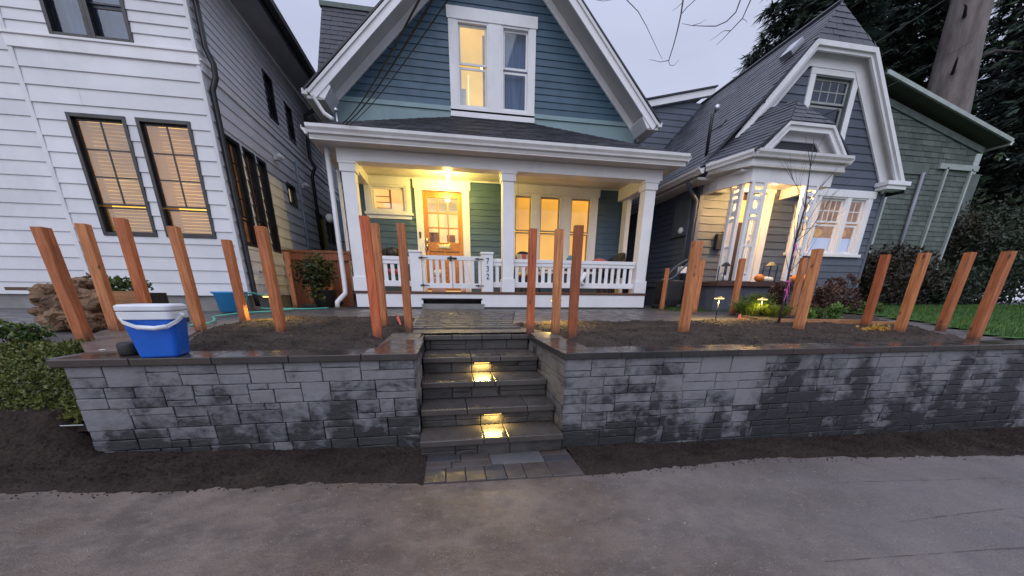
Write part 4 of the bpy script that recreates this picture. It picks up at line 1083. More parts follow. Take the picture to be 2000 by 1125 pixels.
roofpoly(gh, [(11.36, 8.34, 3.88), (11.36, 16, 3.88), (RX, 16, RZg), (RX, RY, RZg), (9.37, 8.34, 6.50)], roof_grey, .16, .32)
roofpoly(gh, [(7.84, 8.33, 6.50), (9.39, 8.33, 6.50), (RX, RY, RZg)], roof_grey, .15, .3)
MB().tube([(RX, RY, RZg + .02), (RX, 16, RZg + .02)], .04, 6).build('ridge_cap', roof_grey, gh)
BJ = [0]
def bar2(parent, P, Q, wdt, y0, y1, mat, name, ext=(0, 0)):
    """board in a front plane below the line P-Q (x,z)"""
    P, Q = Vector((P[0], 0, P[1])), Vector((Q[0], 0, Q[1])); d = (Q - P).normalized(); n = Vector((d.z, 0, -d.x))
    if n.z > 0: n = -n
    o = Vector((0, y0 + BJ[0] * .0011, 0)); BJ[0] = (BJ[0] + 1) % 4; P = P - d * wdt * ext[0]; Q = Q + d * wdt * ext[1]
    return MB().slab([P + o, Q + o, Q + n * wdt + o, P + n * wdt + o], (0, y1 - y0, 0)).build(name, mat, parent)
def band(parent, pts, w, y0, y1, mat, name, off=0):
    """mitred trim following a polyline (x, z) left to right, w wide towards the inside"""
    P = [Vector((a, b)) for a, b in pts]; N = []
    for a, b in zip(P, P[1:]): d = (b - a).normalized(); N.append(Vector((d.y, -d.x)))
    def at(k, q):
        if k == 0: return P[0] + N[0] * q
        if k == len(P) - 1: return P[-1] + N[-1] * q
        m = (N[k - 1] + N[k]).normalized(); return P[k] + m * (q / m.dot(N[k]))
    for k in range(len(P) - 1):
        c = [at(k, off), at(k + 1, off), at(k + 1, off + w), at(k, off + w)]
        MB().slab([(p.x, y0, p.y) for p in c], (0, y1 - y0, 0)).build(name, mat, parent)
GP = [(5.93, 4.14), (7.87, 6.48), (9.39, 6.48), (11.18, 4.05)]
band(gh, GP, .09, 8.28, 8.33, gutter_white, 'crown_moulding'); band(gh, GP, .15, 8.332, 8.38, white_paint, 'rake_board')
band(gh, GP, .02, 8.382, 8.575, soffit, 'rake_soffit', .03); band(gh, GP, .27, 8.53, 8.572, white_paint, 'rake_frieze', .05)
MB().box(10.66, 11.34, 8.26, 8.58, 3.99, 4.08).box(10.70, 11.28, 8.30, 8.58, 3.91, 3.99).build('eave_return', white_paint, gh, bevel=.01)
# windows
kit = emit('kitchen_lit_room', (.42, .24, .11), .62, 6, .25)
cafe = emit('self_lit_cafe_curtain', (.60, .62, .66), .36, 9, .75, (3, 3, .3))  # light through the curtain is put in as its own emission
for a, b, m in ((8.66, 9.12, 3), (9.20, 9.96, 4), (10.08, 10.58, 2)):
    w = window(gh, FG, a, b, 2.45, 3.74, fr=.03, fmat=white_paint, smat=white_paint, sash=.045, rail=[3.16], mu=[1, m], mz=[1, 2], bar=.02, back=kit, backd=.34, ext=.0)
    MB().poly([(a, 8.70, 2.45), (b, 8.70, 2.45), (b, 8.70, 2.84), (a, 8.70, 2.84)]).build('cafe_curtain', cafe, w)
    MB().blob(((a + b) / 2 + .05, 8.85, 2.98), .15, .05, .10).build('hanging_cloth', emit('glowing_ochre_cloth', (.8, .42, .1), .5, 6, .4), w)  # cloth emits, so its lit look is part of the material
mb = MB(); 
for a, b in ((8.53, 8.66), (9.12, 9.20), (9.96, 10.08), (10.58, 10.73)): mb.lbox(FG, a, b, -.01, .05, 2.45, 3.74)
mb.lbox(FG, 8.50, 10.78, -.01, .06, 3.74, 3.90); mb.lbox(FG, 8.48, 10.80, -.01, .08, 2.38, 2.45); mb.build('window_casing', white_paint, gh, bevel=.005)
dkpane = simple('drab_curtain', (.06, .06, .07), .8, .3, 5, 0)
window(gh, FG, 8.26, 9.27, 5.0, 6.05, fr=.03, fmat=simple('drab_sash', (.12, .14, .14), .5), smat=simple('drab_sash2', (.30, .31, .30), .5), sash=.04, rail=[5.55], mu=[1, 4], mz=[1, 2], bar=.02, casing=.14, head=.02, back=dkpane, backd=.25, gmat=glass_dark, proud=.05)
# dormer wing behind
FD = Fr('F', 13.2)
siding(gh, FD, 5.0, 7.4, .17, lambda z: 5.3, lambda z: 8.9 if z < 6.9 else 8.9, [], grey_siding)
MB().slab([(5.2, 13.05, 6.78), (8.95, 13.05, 7.62), (8.95, 13.05, 7.80), (5.2, 13.05, 6.95)], (0, .18, 0)).build('dormer_fascia', white_paint, gh)
MB().slab([(5.15, 13.0, 6.96), (9.0, 13.0, 7.82), (9.0, 16, 7.82), (5.15, 16, 6.96)], (0, 0, .04)).build('dormer_roof', roof_grey, gh)
# gutters
kgutter(gh, (5.50, 15.9, 3.86), (5.50, 7.98, 3.86), (-1, 0, 0)); MB().box(5.52, 5.95, 8.2, 15.9, 3.80, 3.85).build('soffit', soffit, gh)
# entry porch
A = Vector((6.08, 7.32, 3.99)); B = Vector((8.28, 7.32, 3.99)); Lc = Vector((5.56, 7.98, 3.88)); Rc = Vector((8.55, 8.58, 3.99))
kgutter(gh, A, B, (0, -1, 0)); dd = (A - Lc).normalized(); kgutter(gh, Lc, A, (-dd.y * -1, dd.x * -1, 0)) if False else kgutter(gh, Lc, A, Vector((-.785, -.62, 0))); kgutter(gh, B, Rc, (1, -.2, 0))
MB().slab([(6.1, 7.34, 3.89), (8.27, 7.34, 3.89), (8.27, 7.36, 4.10), (6.1, 7.36, 4.10)], (0, .03, 0)).build('porch_fascia', white_paint, gh)
MB().slab([(5.60, 7.99, 3.84), (6.10, 7.35, 3.86), (6.10, 7.35, 4.10), (5.60, 7.99, 4.06)], (.03, .03, 0)).build('porch_fascia', white_paint, gh)
mb = MB().slab([(6.08, 7.33, 3.85), (8.28, 7.33, 3.85), (8.5, 8.58, 3.85), (5.95, 8.58, 3.85), (5.60, 7.98, 3.85)], (0, 0, .04)); mb.build('porch_soffit', soffit, gh)
mb = MB().box(6.2, 8.12, 7.42, 7.52, 3.60, 3.85); mb.slab([(6.2, 7.42, 3.60), (5.95, 8.1, 3.60), (5.95, 8.58, 3.60), (6.02, 8.58, 3.6), (6.03, 8.1, 3.60), (6.29, 7.44, 3.60)], (0, 0, .25)); mb.box(8.02, 8.12, 7.52, 8.58, 3.60, 3.85); mb.build('porch_beam', white_paint, gh)
MB().box(6.0, 8.1, 7.5, 8.56, 3.80, 3.84).build('porch_ceiling', white_paint, gh)
MB().box(5.95, 6.4, 8.35, 8.57, 3.62, 3.85).build('beam_end', meter_grey, gh, bevel=.006)
ex, ez = 7.16, 5.13
roofpoly(gh, [(5.62, 8.55, 4.10), (6.05, 7.28, 4.10), (6.68, 7.28, 4.62), (ex, 7.72, ez), (ex, 8.6, ez)], roof_grey, .13, .26)
roofpoly(gh, [(8.35, 7.28, 4.10), (8.5, 8.55, 4.10), (ex, 8.6, ez), (ex, 7.72, ez), (7.72, 7.28, 4.62)], roof_grey, .13, .26)
roofpoly(gh, [(6.68, 7.28, 4.62), (7.72, 7.28, 4.62), (ex, 7.72, ez)], roof_grey, .13, .26)
PP = [(6.20, 4.12), (6.68, 4.60), (7.70, 4.60), (8.16, 4.12)]
band(gh, PP, .05, 7.26, 7.30, gutter_white, 'pediment_moulding'); band(gh, PP, .13, 7.302, 7.34, white_paint, 'pediment_board')
band(gh, PP, .02, 7.342, 7.52, soffit, 'pediment_soffit', .02); band(gh, PP, .20, 7.50, 7.54, white_paint, 'pediment_frieze', .03)
MB().slab([(6.2, 7.55, 4.0), (8.2, 7.55, 4.0), (7.7, 7.55, 4.6), (6.68, 7.55, 4.6)], (0, .05, 0)).build('pediment_panel', roof_grey, gh)
MB().slab([(6.08, 7.25, 4.09), (8.28, 7.25, 4.09), (8.28, 7.6, 4.11), (6.08, 7.6, 4.11)], (0, 0, .01)).build('pediment_sill', gutter_white, gh)
# trellis posts with cut-outs
def trellis(parent, x0, x1, y, side=False):
    F = Fr('F', y) if not side else Fr('L', y)
    t = thing('trellis_post', '', '', F((x0 + x1) / 2, 0, 1.72)); del t['label']; del t['category']; L = t.location.copy(); t.parent = parent; WLOC[t.name] = L; t.location = L - wl(parent)
    w = .075; a, b = x0 + w, x1 - w
    MB().lbox(F, x0, a, -.04, .04, 1.72, 3.60).build('post_stile', white_paint, t, bevel=.004); MB().lbox(F, b, x1, -.04, .04, 1.72, 3.60).build('post_stile', white_paint, t, bevel=.004)
    for za, zb in ((1.72, 1.82), (1.86, 1.90), (2.40, 2.44), (2.92, 2.98), (3.03, 3.12), (3.30, 3.36), (3.42, 3.48), (3.54, 3.6)):
        MB().lbox(F, a, b, -.02, .02, za, zb).build('cross_piece', white_paint, t)
    n = 10; cz, cx = 3.21, (a + b) / 2; rz, rx = .085, (b - a) / 2 * .62; mb = MB()
    for i in range(n):
        t0, t1 = pi * 2 * i / n, pi * 2 * (i + 1) / n
        def op_(tt):
            c, s_ = cos(tt), sin(tt); k = min((b - a) / 2 / max(abs(c), 1e-3), .095 / max(abs(s_), 1e-3)); return F(cx + c * k, .015, cz + s_ * k)
        mb.slab([F(cx + rx * cos(t0), .015, cz + rz * sin(t0)), op_(t0), op_(t1), F(cx + rx * cos(t1), .015, cz + rz * sin(t1))], (0, .03, 0) if not side else (.03, 0, 0))
    mb.build('oval_panel', white_paint, t)
    for i in (1, 2, 3):
        x = a + (b - a) * i / 4; MB().lbox(F, x - .006, x + .006, -.008, .008, 1.9, 2.92).build('lattice_slat', white_paint, t)
trellis(gh, 6.24, 6.60, 7.46); trellis(gh, 7.60, 7.90, 6.20, True); trellis(gh, 7.50, 7.86, 7.46)
mb = MB().box(5.75, 8.3, 7.32, 8.58, 1.60, 1.70); mb.build('porch_deck', dark_brown, gh, bevel=.004); MB().box(5.82, 8.22, 7.42, 8.5, .95, 1.60).build('porch_base', dark_found, gh)
# entry door
mb = MB(); mb.lbox(FG, 6.70, 6.86, -.02, .05, 1.72, 3.72); mb.lbox(FG, 7.70, 7.86, -.02, .05, 1.72, 3.72); mb.lbox(FG, 6.68, 7.88, -.02, .06, 3.72, 3.82); mb.build('door_casing', white_paint, gh, bevel=.005)
d_ = MB().lbox(FG, 6.88, 7.34, -.12, -.07, 1.72, 3.1).lbox(FG, 6.88, 7.34, -.12, -.07, 3.58, 3.70).lbox(FG, 6.88, 6.96, -.12, -.07, 3.1, 3.58).lbox(FG, 7.26, 7.34, -.12, -.07, 3.1, 3.58).build('entry_door', simple('dark_stained_door', (.045, .025, .02), .35, .2, 5, .1, stretch=(6, 6, .6)), gh)
MB().lbox(FG, 6.96, 7.26, -.1, -.095, 3.1, 3.58).build('door_pane', emit('entry_lit_pane', (.75, .45, .18), .5, 5, .4), d_)
sd = MB().lbox(FG, 7.36, 7.68, -.03, .01, 1.74, 3.70).build('storm_door', white_paint, gh, bevel=.004)
MB().lbox(FG, 7.40, 7.44, .01, .03, 2.62, 2.70).lbox(FG, 7.38, 7.47, .01, .025, 2.80, 2.82).build('storm_handle', steel, sd)
el = MB().lathe([(0, 0), (.07, 0), (.06, -.04), (0, -.05)], (6.98, 7.75, 3.80), 12).build('porch_light', brass, gh, True)
MB().blob((6.98, 7.72, 3.71), .05, .05, .05).build('light_bulb', emit('entry_bulb', (1, .62, .25), 30), el, True)
lamp('entry_lamp', (6.98, 7.68, 3.62), 115, (1, .60, .22), .05)
mbx = MB().box(6.46, 6.66, 8.46, 8.57, 2.46, 2.80).build('mailbox', black_plastic, gh, bevel=.01)
MB().blob((6.6, 8.45, 2.84), .07, .04, .03).build('mail', simple('brown_paper', (.3, .2, .1), .7), mbx)
# meters and pipes on the side wall
MB().box(5.86, 5.93, 8.85, 9.5, 2.8, 3.8).build('meter_box', meter_grey, gh, bevel=.01)
for y in (8.72, 8.82): MB().tube([(5.88, y, 3.9), (5.88, y, 1.3)], .03, 8).build('conduit', meter_grey, gh, True)
MB().tube([(5.48, 8.5, 3.86), (5.6, 8.55, 3.7), (5.86, 8.62, 3.5), (5.86, 8.62, 1.2)], .045, 8).build('downpipe', meter_grey, gh, True)
MB().blob((5.82, 9.02, 2.92), .06, .08, .08).build('meter_dial', glass_grey, gh, True)
# roof fittings
rz = lambda x: 3.92 + (x - 5.52) * sL
v = MB().tube([(5.95, 8.65, rz(5.95)), (5.95, 8.65, rz(5.95) + .75), (6.0, 8.65, rz(5.95) + .85)], .035, 8).build('vent_pipe', black_frame, gh, True)
MB().blob((6.03, 8.63, rz(5.95) + .9), .06, .05, .06).build('vent_cap', steel, v, True)
MB().tube([(5.95, 8.62, rz(5.95) + .45), (6.2, 8.62, rz(6.2) + .3), (6.3, 8.62, rz(6.2) + .42)], .012, 6).build('cable_loop', wire_mat, gh)
MB().slab([(7.75, 8.75, rz(7.75) + .03), (7.75, 9.05, rz(7.75) + .03), (7.98, 9.05, rz(7.98) + .03), (7.98, 8.75, rz(7.98) + .03)], (-.08, 0, .08)).build('roof_vent', steel, gh)

# ================================================================== GREEN HOUSE (far right)
gr = thing('green_house', 'pale sage shingled house with mossy white-edged roof beyond the slate grey house', 'house', (14.5, 11, 1.1))
MB().box(11.45, 17.3, 11.0, 18, 1.0, 5.9).slab([(11.45, 11.0, 5.9), (17.3, 11.0, 5.9), (17.3, 11, 6.0), (12.6, 11, 7.2), (11.45, 11, 6.9)], (0, 7, 0)).build('wall_core', green_siding, gr)
shingles(gr, (11.45, 10.99, 1.3), (1, 0, 0), (0, 0, 1), 5.85, 5.9, sage_shingle, name='wall_shingles', exp=.15, tab=.26, mask=lambda u, v: v < 4.62 + max(0, (5.85 - u) * .24) and not (1.0 < u < 1.9 and 2.9 < v < 4.3), thick=.02)
MB().slab([(17.85, 10.62, 6.13), (12.5, 10.62, 7.38), (12.5, 18, 7.38), (17.85, 18, 6.13)], (0, 0, -.06)).build('roof_deck', simple('dark_old_soffit', (.06, .07, .06), .8), gr)
roofpoly(gr, [(17.9, 10.58, 6.15), (17.9, 18, 6.15), (12.5, 18, 7.42), (12.5, 10.58, 7.42)], roof_green, .16, .3)
roofpoly(gr, [(9.8, 18, 6.3), (9.8, 10.58, 6.3), (12.5, 10.58, 7.42), (12.5, 18, 7.42)], roof_green, .16, .3)
aged_white = simple('weathered_white_trim', (.33, .37, .355), .6, .12, 3, .1, dirt=(.2, .26, .2))
bar2(gr, (17.9, 6.17), (12.5, 7.44), .10, 10.54, 10.6, aged_white, 'rake_board'); bar2(gr, (17.5, 6.02), (12.4, 7.2), .16, 10.93, 10.98, green_siding, 'rake_frieze')
kgutter(gr, (17.9, 10.6, 6.02), (17.9, 14, 6.02), (1, 0, 0)); MB().box(15.9, 17.5, 10.9, 10.98, 5.35, 5.5).build('beam', aged_white, gr)
MB().box(11.45, 15.5, 10.93, 10.985, 5.15, 5.42).build('belt_board', green_siding, gr)
for x in (14.1, 16.2, 17.22): MB().box(x, x + .07, 10.90, 10.975, 1.4, 5.4).build('corner_board', aged_white, gr)
for x, z1, z2 in ((15.3, 2.4, 5.2),): MB().tube([(x, 10.9, z2), (x, 10.9, z1)], .05, 8).build('downpipe', simple('lilac_grey_pipe', (.28, .28, .33), .5), gr, True)
window(gr, Fr('F', 11.0), 12.5, 13.3, 4.25, 5.5, fr=.04, fmat=aged_white, casing=.1, cmat=aged_white, back=unlit_room, gmat=glass_dark, rail=[4.9], smat=aged_white)
MB().box(19.0, 19.5, 12.2, 12.7, 5.6, 7.2).build('chimney', aged_white, gr)
MB().box(17.4, 19.6, 12.1, 16, 1.0, 5.7).build('side_wing', green_siding, gr)

# ================================================================== FENCE, POSTS
fe = thing('cedar_fence', 'red cedar board fence closing the gap between the white and blue houses', 'fence', (-2.8, 9.35, 1.1))
MB().box(-3.5, -2.1, 9.30, 9.42, 2.22, 2.28).build('cap_rail', fence_wood, fe, bevel=.004); MB().box(-3.5, -2.1, 9.31, 9.36, 2.08, 2.21).build('top_rail', fence_wood, fe)
x = -3.49
while x < -2.15: w = random.choice((.13, .14)); MB().box(x, x + w - .006, 9.365, 9.385, 1.1, 2.21).build('fence_board', fence_wood, fe); x += w
post_proto = None
def post(x, y, h, label, s=.095, rz=None, lean=(0, 0), z=None, grp='cedar posts set in the garden beds'):
    global post_proto
    z = (yz(y) - .03) if z is None else z
    mb = MB(); k = s / 2; c = .004; ring = [(-k + c, -k), (k - c, -k), (k, -k + c), (k, k - c), (k - c, k), (-k + c, k), (-k, k - c), (-k, -k + c)]
    n = 7
    for i in range(n + 1):
        zz = h * i / n
        for a, b in ring: mb.v.append((x + a + lean[0] * zz + random.uniform(-.0008, .0008), y + b + lean[1] * zz, z + zz))
    for i in range(n):
        for j in range(8): mb.f.append((i * 8 + j, i * 8 + (j + 1) % 8, (i + 1) * 8 + (j + 1) % 8, (i + 1) * 8 + j))
    mb.f.append(tuple(range(n * 8, n * 8 + 8))); mb.f.append(tuple(range(7, -1, -1)))
    o = mb.build('wooden_post', post_mat, None)
    rz = random.uniform(-.12, .12) if rz is None else rz
    o.rotation_euler[2] = rz
    return tag(o, label, 'post', grp)
PL = [(-3.46, 4.18, 1.03, 'leftmost cedar post, standing at the corner of the wall left of the blue cooler'),
 (-3.70, 4.87, 1.13, 'second cedar post from the left, rising behind the blue cooler lid edge'),
 (-3.72, 5.42, 1.25, 'thick cedar post directly behind the blue cooler'),
 (-2.90, 4.95, 1.14, 'knotty cedar post just right of the blue cooler at the bed edge'),
 (-2.76, 5.68, 1.07, 'short cedar post in front of the blue bucket with one lit edge'),
 (-1.88, 4.60, 1.14, 'tall knotty cedar post in the middle of the left soil bed'),
 (-.75, 4.16, 1.22, 'reddest cedar post, in front of the left porch column'),
 (-.82, 5.06, 1.26, 'cedar post half hidden behind the reddest post'),
 (-.48, 4.80, 1.24, 'plain cedar post before the left gate post'),
 (1.05, 4.62, 1.22, 'smooth reddish post right at the top of the steps'),
 (1.345, 4.47, 1.21, 'pale cedar post in the middle of the three right of the steps'),
 (1.41, 4.03, 1.20, 'dark streaked cedar post, rightmost of the three by the steps'),
 (3.00, 4.28, 1.12, 'very knotty cedar post in the right bed before the entry of the grey house'),
 (5.01, 6.91, 1.04, 'cedar post partly hidden behind the very knotty post'),
 (5.74, 6.69, 1.08, 'cedar post lit orange beside the path light'),
 (4.96, 4.48, 1.10, 'pale straight-grained cedar post just right of the bare young tree'),
 (6.52, 6.11, 1.09, 'slim cedar post behind the pale one by the young tree'),
 (6.55, 4.79, 1.08, 'rounded worn reddish post at the end of the planter timber'),
 (6.16, 4.07, 1.06, 'cedar post with a split pale edge, fourth from the right end'),
 (7.34, 4.34, 1.11, 'cedar post second from the right end, in front of the lawn'),
 (6.50, 3.50, 1.04, 'rightmost cedar post beside the lawn path')]
for i, (x, y, h, lb) in enumerate(PL):
    ln = {0: (-.03, 0), 17: (-.03, 0)}.get(i, (random.uniform(-.012, .012), random.uniform(-.012, .012)))
    o = post(x, y, h, lb, lean=ln, s=.10 if i in (2, 12, 15) else .092)
    o.color = (*{6: (1.0, .62, .55), 9: (1.0, .78, .74), 10: (1.05, 1.12, 1.12), 11: (.70, .60, .56), 2: (1., .85, .8), 15: (1.0, 1.05, 1.05), 5: (1.05, 1.1, 1.08), 8: (.95, 1.0, 1.0), 17: (.9, .72, .62), 18: (1.05, 1.1, 1.0)}.get(i, (random.uniform(.88, 1.02),) * 3), 1)
post(4.70, 7.59, .90, 'small cedar post leaning near the black covered cart', s=.07, lean=(.02, 0))
post(-3.08, 8.42, 1.08, 'cedar post in front of the red fence beside the white house', s=.085)
post(-2.98, 9.15, 1.0, 'slim offcut post leaning against the red fence', s=.06, lean=(-.12, .1), z=1.09, grp='timber offcuts by the red fence')
for x, h, lb in ((-2.72, .45, 'short cedar board leaning left of the potted bush'), (-2.60, .48, 'short cedar board leaning behind the potted bush')):
    tag(MB().slab([(x, 9.05, 1.09), (x + .09, 9.05, 1.09), (x + .09, 9.2, 1.09 + h), (x, 9.2, 1.09 + h)], (0, .02, 0)).build('wooden_board', post_mat), lb, 'board', 'timber offcuts by the red fence')

# ================================================================== PLANTS AND TREES
def conifer(x, y, h, r, label, z0=1.0, nb=150, tr=.3, bare=2.5, size=.34, lean=0):
    t = thing('conifer_tree', label, 'tree', (x, y, z0), 'dark conifers behind the houses')
    MB().tube([(x + lean * i * h / 6, y, z0 + h * i / 6) for i in range(7)], [tr * (1 - .8 * i / 6) for i in range(7)], 10).build('trunk', bark_dark, t, True)
    mb = MB(); br = MB()
    for b in range(nb):
        f = (b + random.random()) / nb; zb = z0 + bare + (h - bare) * f; L = r * (1 - f) ** .75 * random.uniform(.6, 1.1) + .25
        a = b * 2.4 + random.uniform(-.3, .3); d = Vector((cos(a), sin(a), 0)); s = Vector((-d.y, d.x, 0)); drp = random.uniform(.18, .45)
        P = lambda q: Vector((x + lean * (zb - z0), y, zb)) + d * L * q + Vector((0, 0, .12 * L * q - drp * L * q * q))
        br.tube([P(0), P(.5), P(1)], [.03, .02, .006], 4, False)
        ns = int(10 + L * 13)
        for i in range(ns):
            q = random.uniform(.12, 1) ** .8; p = P(q); side = random.choice((-1, 1)); w = (1.05 - q) * L * .5 * random.random() + .06
            p = p + s * side * w + Vector((0, 0, random.uniform(-.18, .06)))
            ang = Vector((d.x * .7 + s.x * side * random.uniform(.2, 1.2), d.y * .7 + s.y * side * random.uniform(.2, 1.2), random.uniform(-.9, .0))).normalized()
            wv = ang.cross(Vector((random.uniform(-.5, .5), random.uniform(-.5, .5), 1))).normalized(); l = size * random.uniform(.6, 1.4); tn = random.random() ** 1.4
            for k in (-1, 0, 1):
                e = (ang + wv * k * .55).normalized() * l * (1 - .25 * abs(k)); wd = wv * l * .07 + Vector((0, 0, l * .04))
                mb.poly([p - wd, p + e * .6 - wd * 1.3, p + e, p + e * .6 + wd * 1.3, p + wd], tn)
    br.build('branches', bark_dark, t)
    stuff(mb.build('crown', needle, t)); return t
conifer(19.5, 20.0, 17, 4.6, 'dark conifer rising behind the grey house roof, left of the pale trunk', nb=210, size=.55)
conifer(26.5, 21.5, 20, 5.0, 'tall dark conifer directly right of the pale trunk', nb=230, size=.55)
conifer(32, 18.5, 18, 4.8, 'dark drooping conifer at the right edge of the picture', nb=220, size=.5)
conifer(22.5, 25.5, 24, 5.2, 'tallest dark conifer behind the pale trunk', nb=230, size=.62)
conifer(29.5, 26.5, 23, 5.5, 'far dark conifer behind the green house roof', nb=220, size=.62)
conifer(37, 24, 21, 5.5, 'far right dark conifer behind the lawn', nb=200, size=.6)
conifer(16.6, 21.5, 12.3, 2.2, 'small conifer top peeping over the grey house ridge', nb=110, size=.4, bare=4)
conifer(15.0, 22.0, 10.6, 1.6, 'smallest conifer tip above the grey house ridge', nb=80, size=.35, bare=4)
tt = thing('big_tree', 'huge pale bare tree trunk rising behind the green house roof', 'tree', (22.5, 16, 1.0))
pts = [(22.95, 16, 1), (22.85, 16, 5), (22.6, 16, 9), (22.2, 16, 12), (21.95, 16, 15), (21.8, 16, 20)]
MB().tube(pts, [1.05, .92, .80, .66, .60, .45], 20).build('trunk', bark_pale, tt, True)
for z, a, l in ((10.4, 3.5, 1.9), (12.3, 3.3, 1.5), (11.0, -.2, 1.8), (13.3, -.4, 2.2)):
    p = Vector((22.35 - (z - 10) * .12, 16, z)); d = Vector((cos(a), sin(a) * .5 - .5, .15)); MB().tube([p + d * .5, p + d * l * .6 + Vector((0, 0, .1)), p + d * l + Vector((0, 0, -.2))], [.07, .04, .015], 6).build('limb', bark_dark, tt, True)
# burl marks

def shrub(name, label, cat, c, r, n, mat, size, loc=None, grp=None, stem=True, tone=(0, 1), shell=.35, asp=.55, up=.3):
    z0 = c[2] - r[2]
    t = thing(name, label, cat, (c[0], c[1], z0), grp)
    if stem:
        mb = MB()
        for i in range(7):
            a = random.uniform(0, 6.3); mb.tube([(c[0], c[1], z0 - .05), (c[0] + cos(a) * r[0] * .4, c[1] + sin(a) * r[1] * .4, c[2]), (c[0] + cos(a) * r[0] * .75, c[1] + sin(a) * r[1] * .75, c[2] + r[2] * .6)], [.018, .012, .004], 5)
        mb.build('stem', bark_dark, t)
    o = leaves('foliage', blobpts(c, r, n, shell, tone), mat, size, t, up, asp); stuff(o)
    return t
random.seed(21)
shrub('lawn_shrub', 'dark evergreen shrub behind the lawn at the right edge', 'shrub', (20.5, 11.6, 2.9), (2.2, 1.4, 2.0), 4500, leaf_dark, .17)
shrub('lawn_shrub', 'tall dark shrub at the back of the lawn right of the green house', 'shrub', (21.5, 14.2, 3.4), (2.6, 1.5, 2.8), 5200, leaf_dark, .2)
shrub('lawn_shrub', 'broad dark shrub mass at the far right of the lawn', 'shrub', (26, 14.5, 2.8), (3.4, 2.0, 2.4), 5200, leaf_dark, .22)
shrub('lawn_shrub', 'low rusty-leaved shrub before the green house wall', 'shrub', (12.0, 9.2, 1.9), (1.3, .7, .85), 2600, leaf_mag, .13)
shrub('lawn_shrub', 'spreading bronze shrub behind the right-hand cedar posts', 'shrub', (14.0, 9.8, 2.0), (1.5, .8, 1.0), 3000, leaf_mag, .14)
shrub('lawn_shrub', 'dark low shrub at the far edge of the lawn', 'shrub', (17.2, 10.4, 1.75), (1.6, .7, .75), 2200, leaf_dark, .14)
shrub('young_tree', 'airy reddish tree at the back of the lawn', 'tree', (18.6, 11.8, 3.6), (1.6, 1.2, 1.1), 1500, leaf_mag, .14, shell=.1)
shrub('potted_bush', 'loose yellow-green bush in a dark pot beside the porch corner', 'bush', (-2.62, 8.55, 1.78), (.40, .34, .36), 1300, leaf_bush, .085, shell=.25)
MB().lathe([(0, 0), (.17, 0), (.24, .34), (.26, .36), (.24, .36), (.20, .33), (0, .33)], (-2.55, 8.6, 1.09), 18).build('pot', pot_mat, bpy.data.objects['potted_bush'], True)
stuff(leaves('trailing_sprig', [((-2.62 + random.gauss(0, .08), 8.3 + random.uniform(-.05, .05), random.uniform(1.28, 1.6)), random.uniform(.5, 1), 1) for _ in range(130)], leaf_bush, .08, bpy.data.objects['potted_bush'], -.6))

# lawn, front of shrubs
def lawn_keep(x, y):
    return inpoly(x, y, [(8.35, 5.2), (7.1, 3.45), (7.1, 3.42), (30, 3.42), (40, 12), (9, 12), (9.0, 8.0), (8.7, 6.2)])
struct(grid('lawn', lin(7, 40, 110), lin(3.4, 12, 40), lambda x, y: yz(y) + .015 + .01 * N3(x, y, 1.5), lawn_mat, keep=lawn_keep))
mb = MB(); cnt = 0
while cnt < 26000:
    x = 7 + random.random() ** 1.6 * 15; y = random.uniform(3.45, 10.5)
    if not lawn_keep(x, y): continue
    cnt += 1; z = yz(y) + .012; h = random.uniform(.02, .05) * (1 + .06 * x); a = random.uniform(0, 6.3); w = .004 * (1 + x * .08); dx, dy = cos(a) * w, sin(a) * w; lx, ly = random.gauss(0, .015), random.gauss(0, .015)
    mb.poly([(x - dx, y - dy, z), (x + dx, y + dy, z), (x + lx, y + ly, z + h)], min(1, max(0, random.gauss(.45, .25) + .3 * N3(x, y, 1.1))))
for _ in range(3000):
    x = random.uniform(4.9, 7.6); y = random.uniform(7.35, 8.3)
    if x > 5.7 and y > 7.3 and random.random() < .5 : pass
    z = yz(y); h = random.uniform(.03, .08); a = random.uniform(0, 6.3); dx, dy = cos(a) * .005, sin(a) * .005
    mb.poly([(x - dx, y - dy, z - .01), (x + dx, y + dy, z - .01), (x + random.gauss(0, .02), y + random.gauss(0, .02), z + h)], random.uniform(.1, .7))
g_ = stuff(mb.build('grass', grass_mat)); tag(g_, 'short bright green lawn grass at the right and by the grey house', 'grass')
# hedge-like ground cover on the bank left of the wall
bank = lambda x, y: .36 + (y - 3.28) * (.54 / .92) if y < 4.2 else .90
struct(grid('bank', lin(-7, -2.9, 40), lin(3.26, 4.3, 14), lambda x, y: bank(x, y) - .02, soil_mat))
pts = []
for _ in range(15000):
    x = -2.94 - random.random() ** 1.2 * 2.7; y = random.uniform(3.27, 4.18)
    hh = .07 + .09 * (.5 + N3(x, y, 2.6, 1)) + .05 * N3(x, y, 7) - (.05 if y > 3.9 else 0)
    if x > -3.25: hh *= .7
    z = bank(x, y) + hh * random.uniform(.25, 1); 
    pts.append(((x + random.gauss(0, .01), y, z), min(1, max(0, random.uniform(0, .75) + .55 * N3(x, y, 1.7, 5))), random.uniform(.7, 1.3)))
o = stuff(leaves('ground_cover', pts, leaf_hedge, .034, None, .8, .7)); tag(o, 'low olive green ground cover shrub on the bank left of the wall', 'ground cover')
for c, r, lb in (((-3.85, 4.15, 1.02), (.14, .12, .10), 'small leafy tuft above the ground cover at the left edge'), ((-4.15, 4.3, 1.02), (.16, .12, .12), 'leafy tuft at the far left edge above the ground cover')):
    shrub('leafy_tuft', lb, 'plant', c, r, 260, leaf_green, .05, stem=True)
tag(MB().tube([(-6.5, 3.24, .37), (-4, 3.24, .40), (-2.9, 3.235, .39)], .005, 5).build('guide_string', simple('pale_string', (.4, .42, .42), .7)), 'thin pale string line running along the bank to the wall end', 'string')
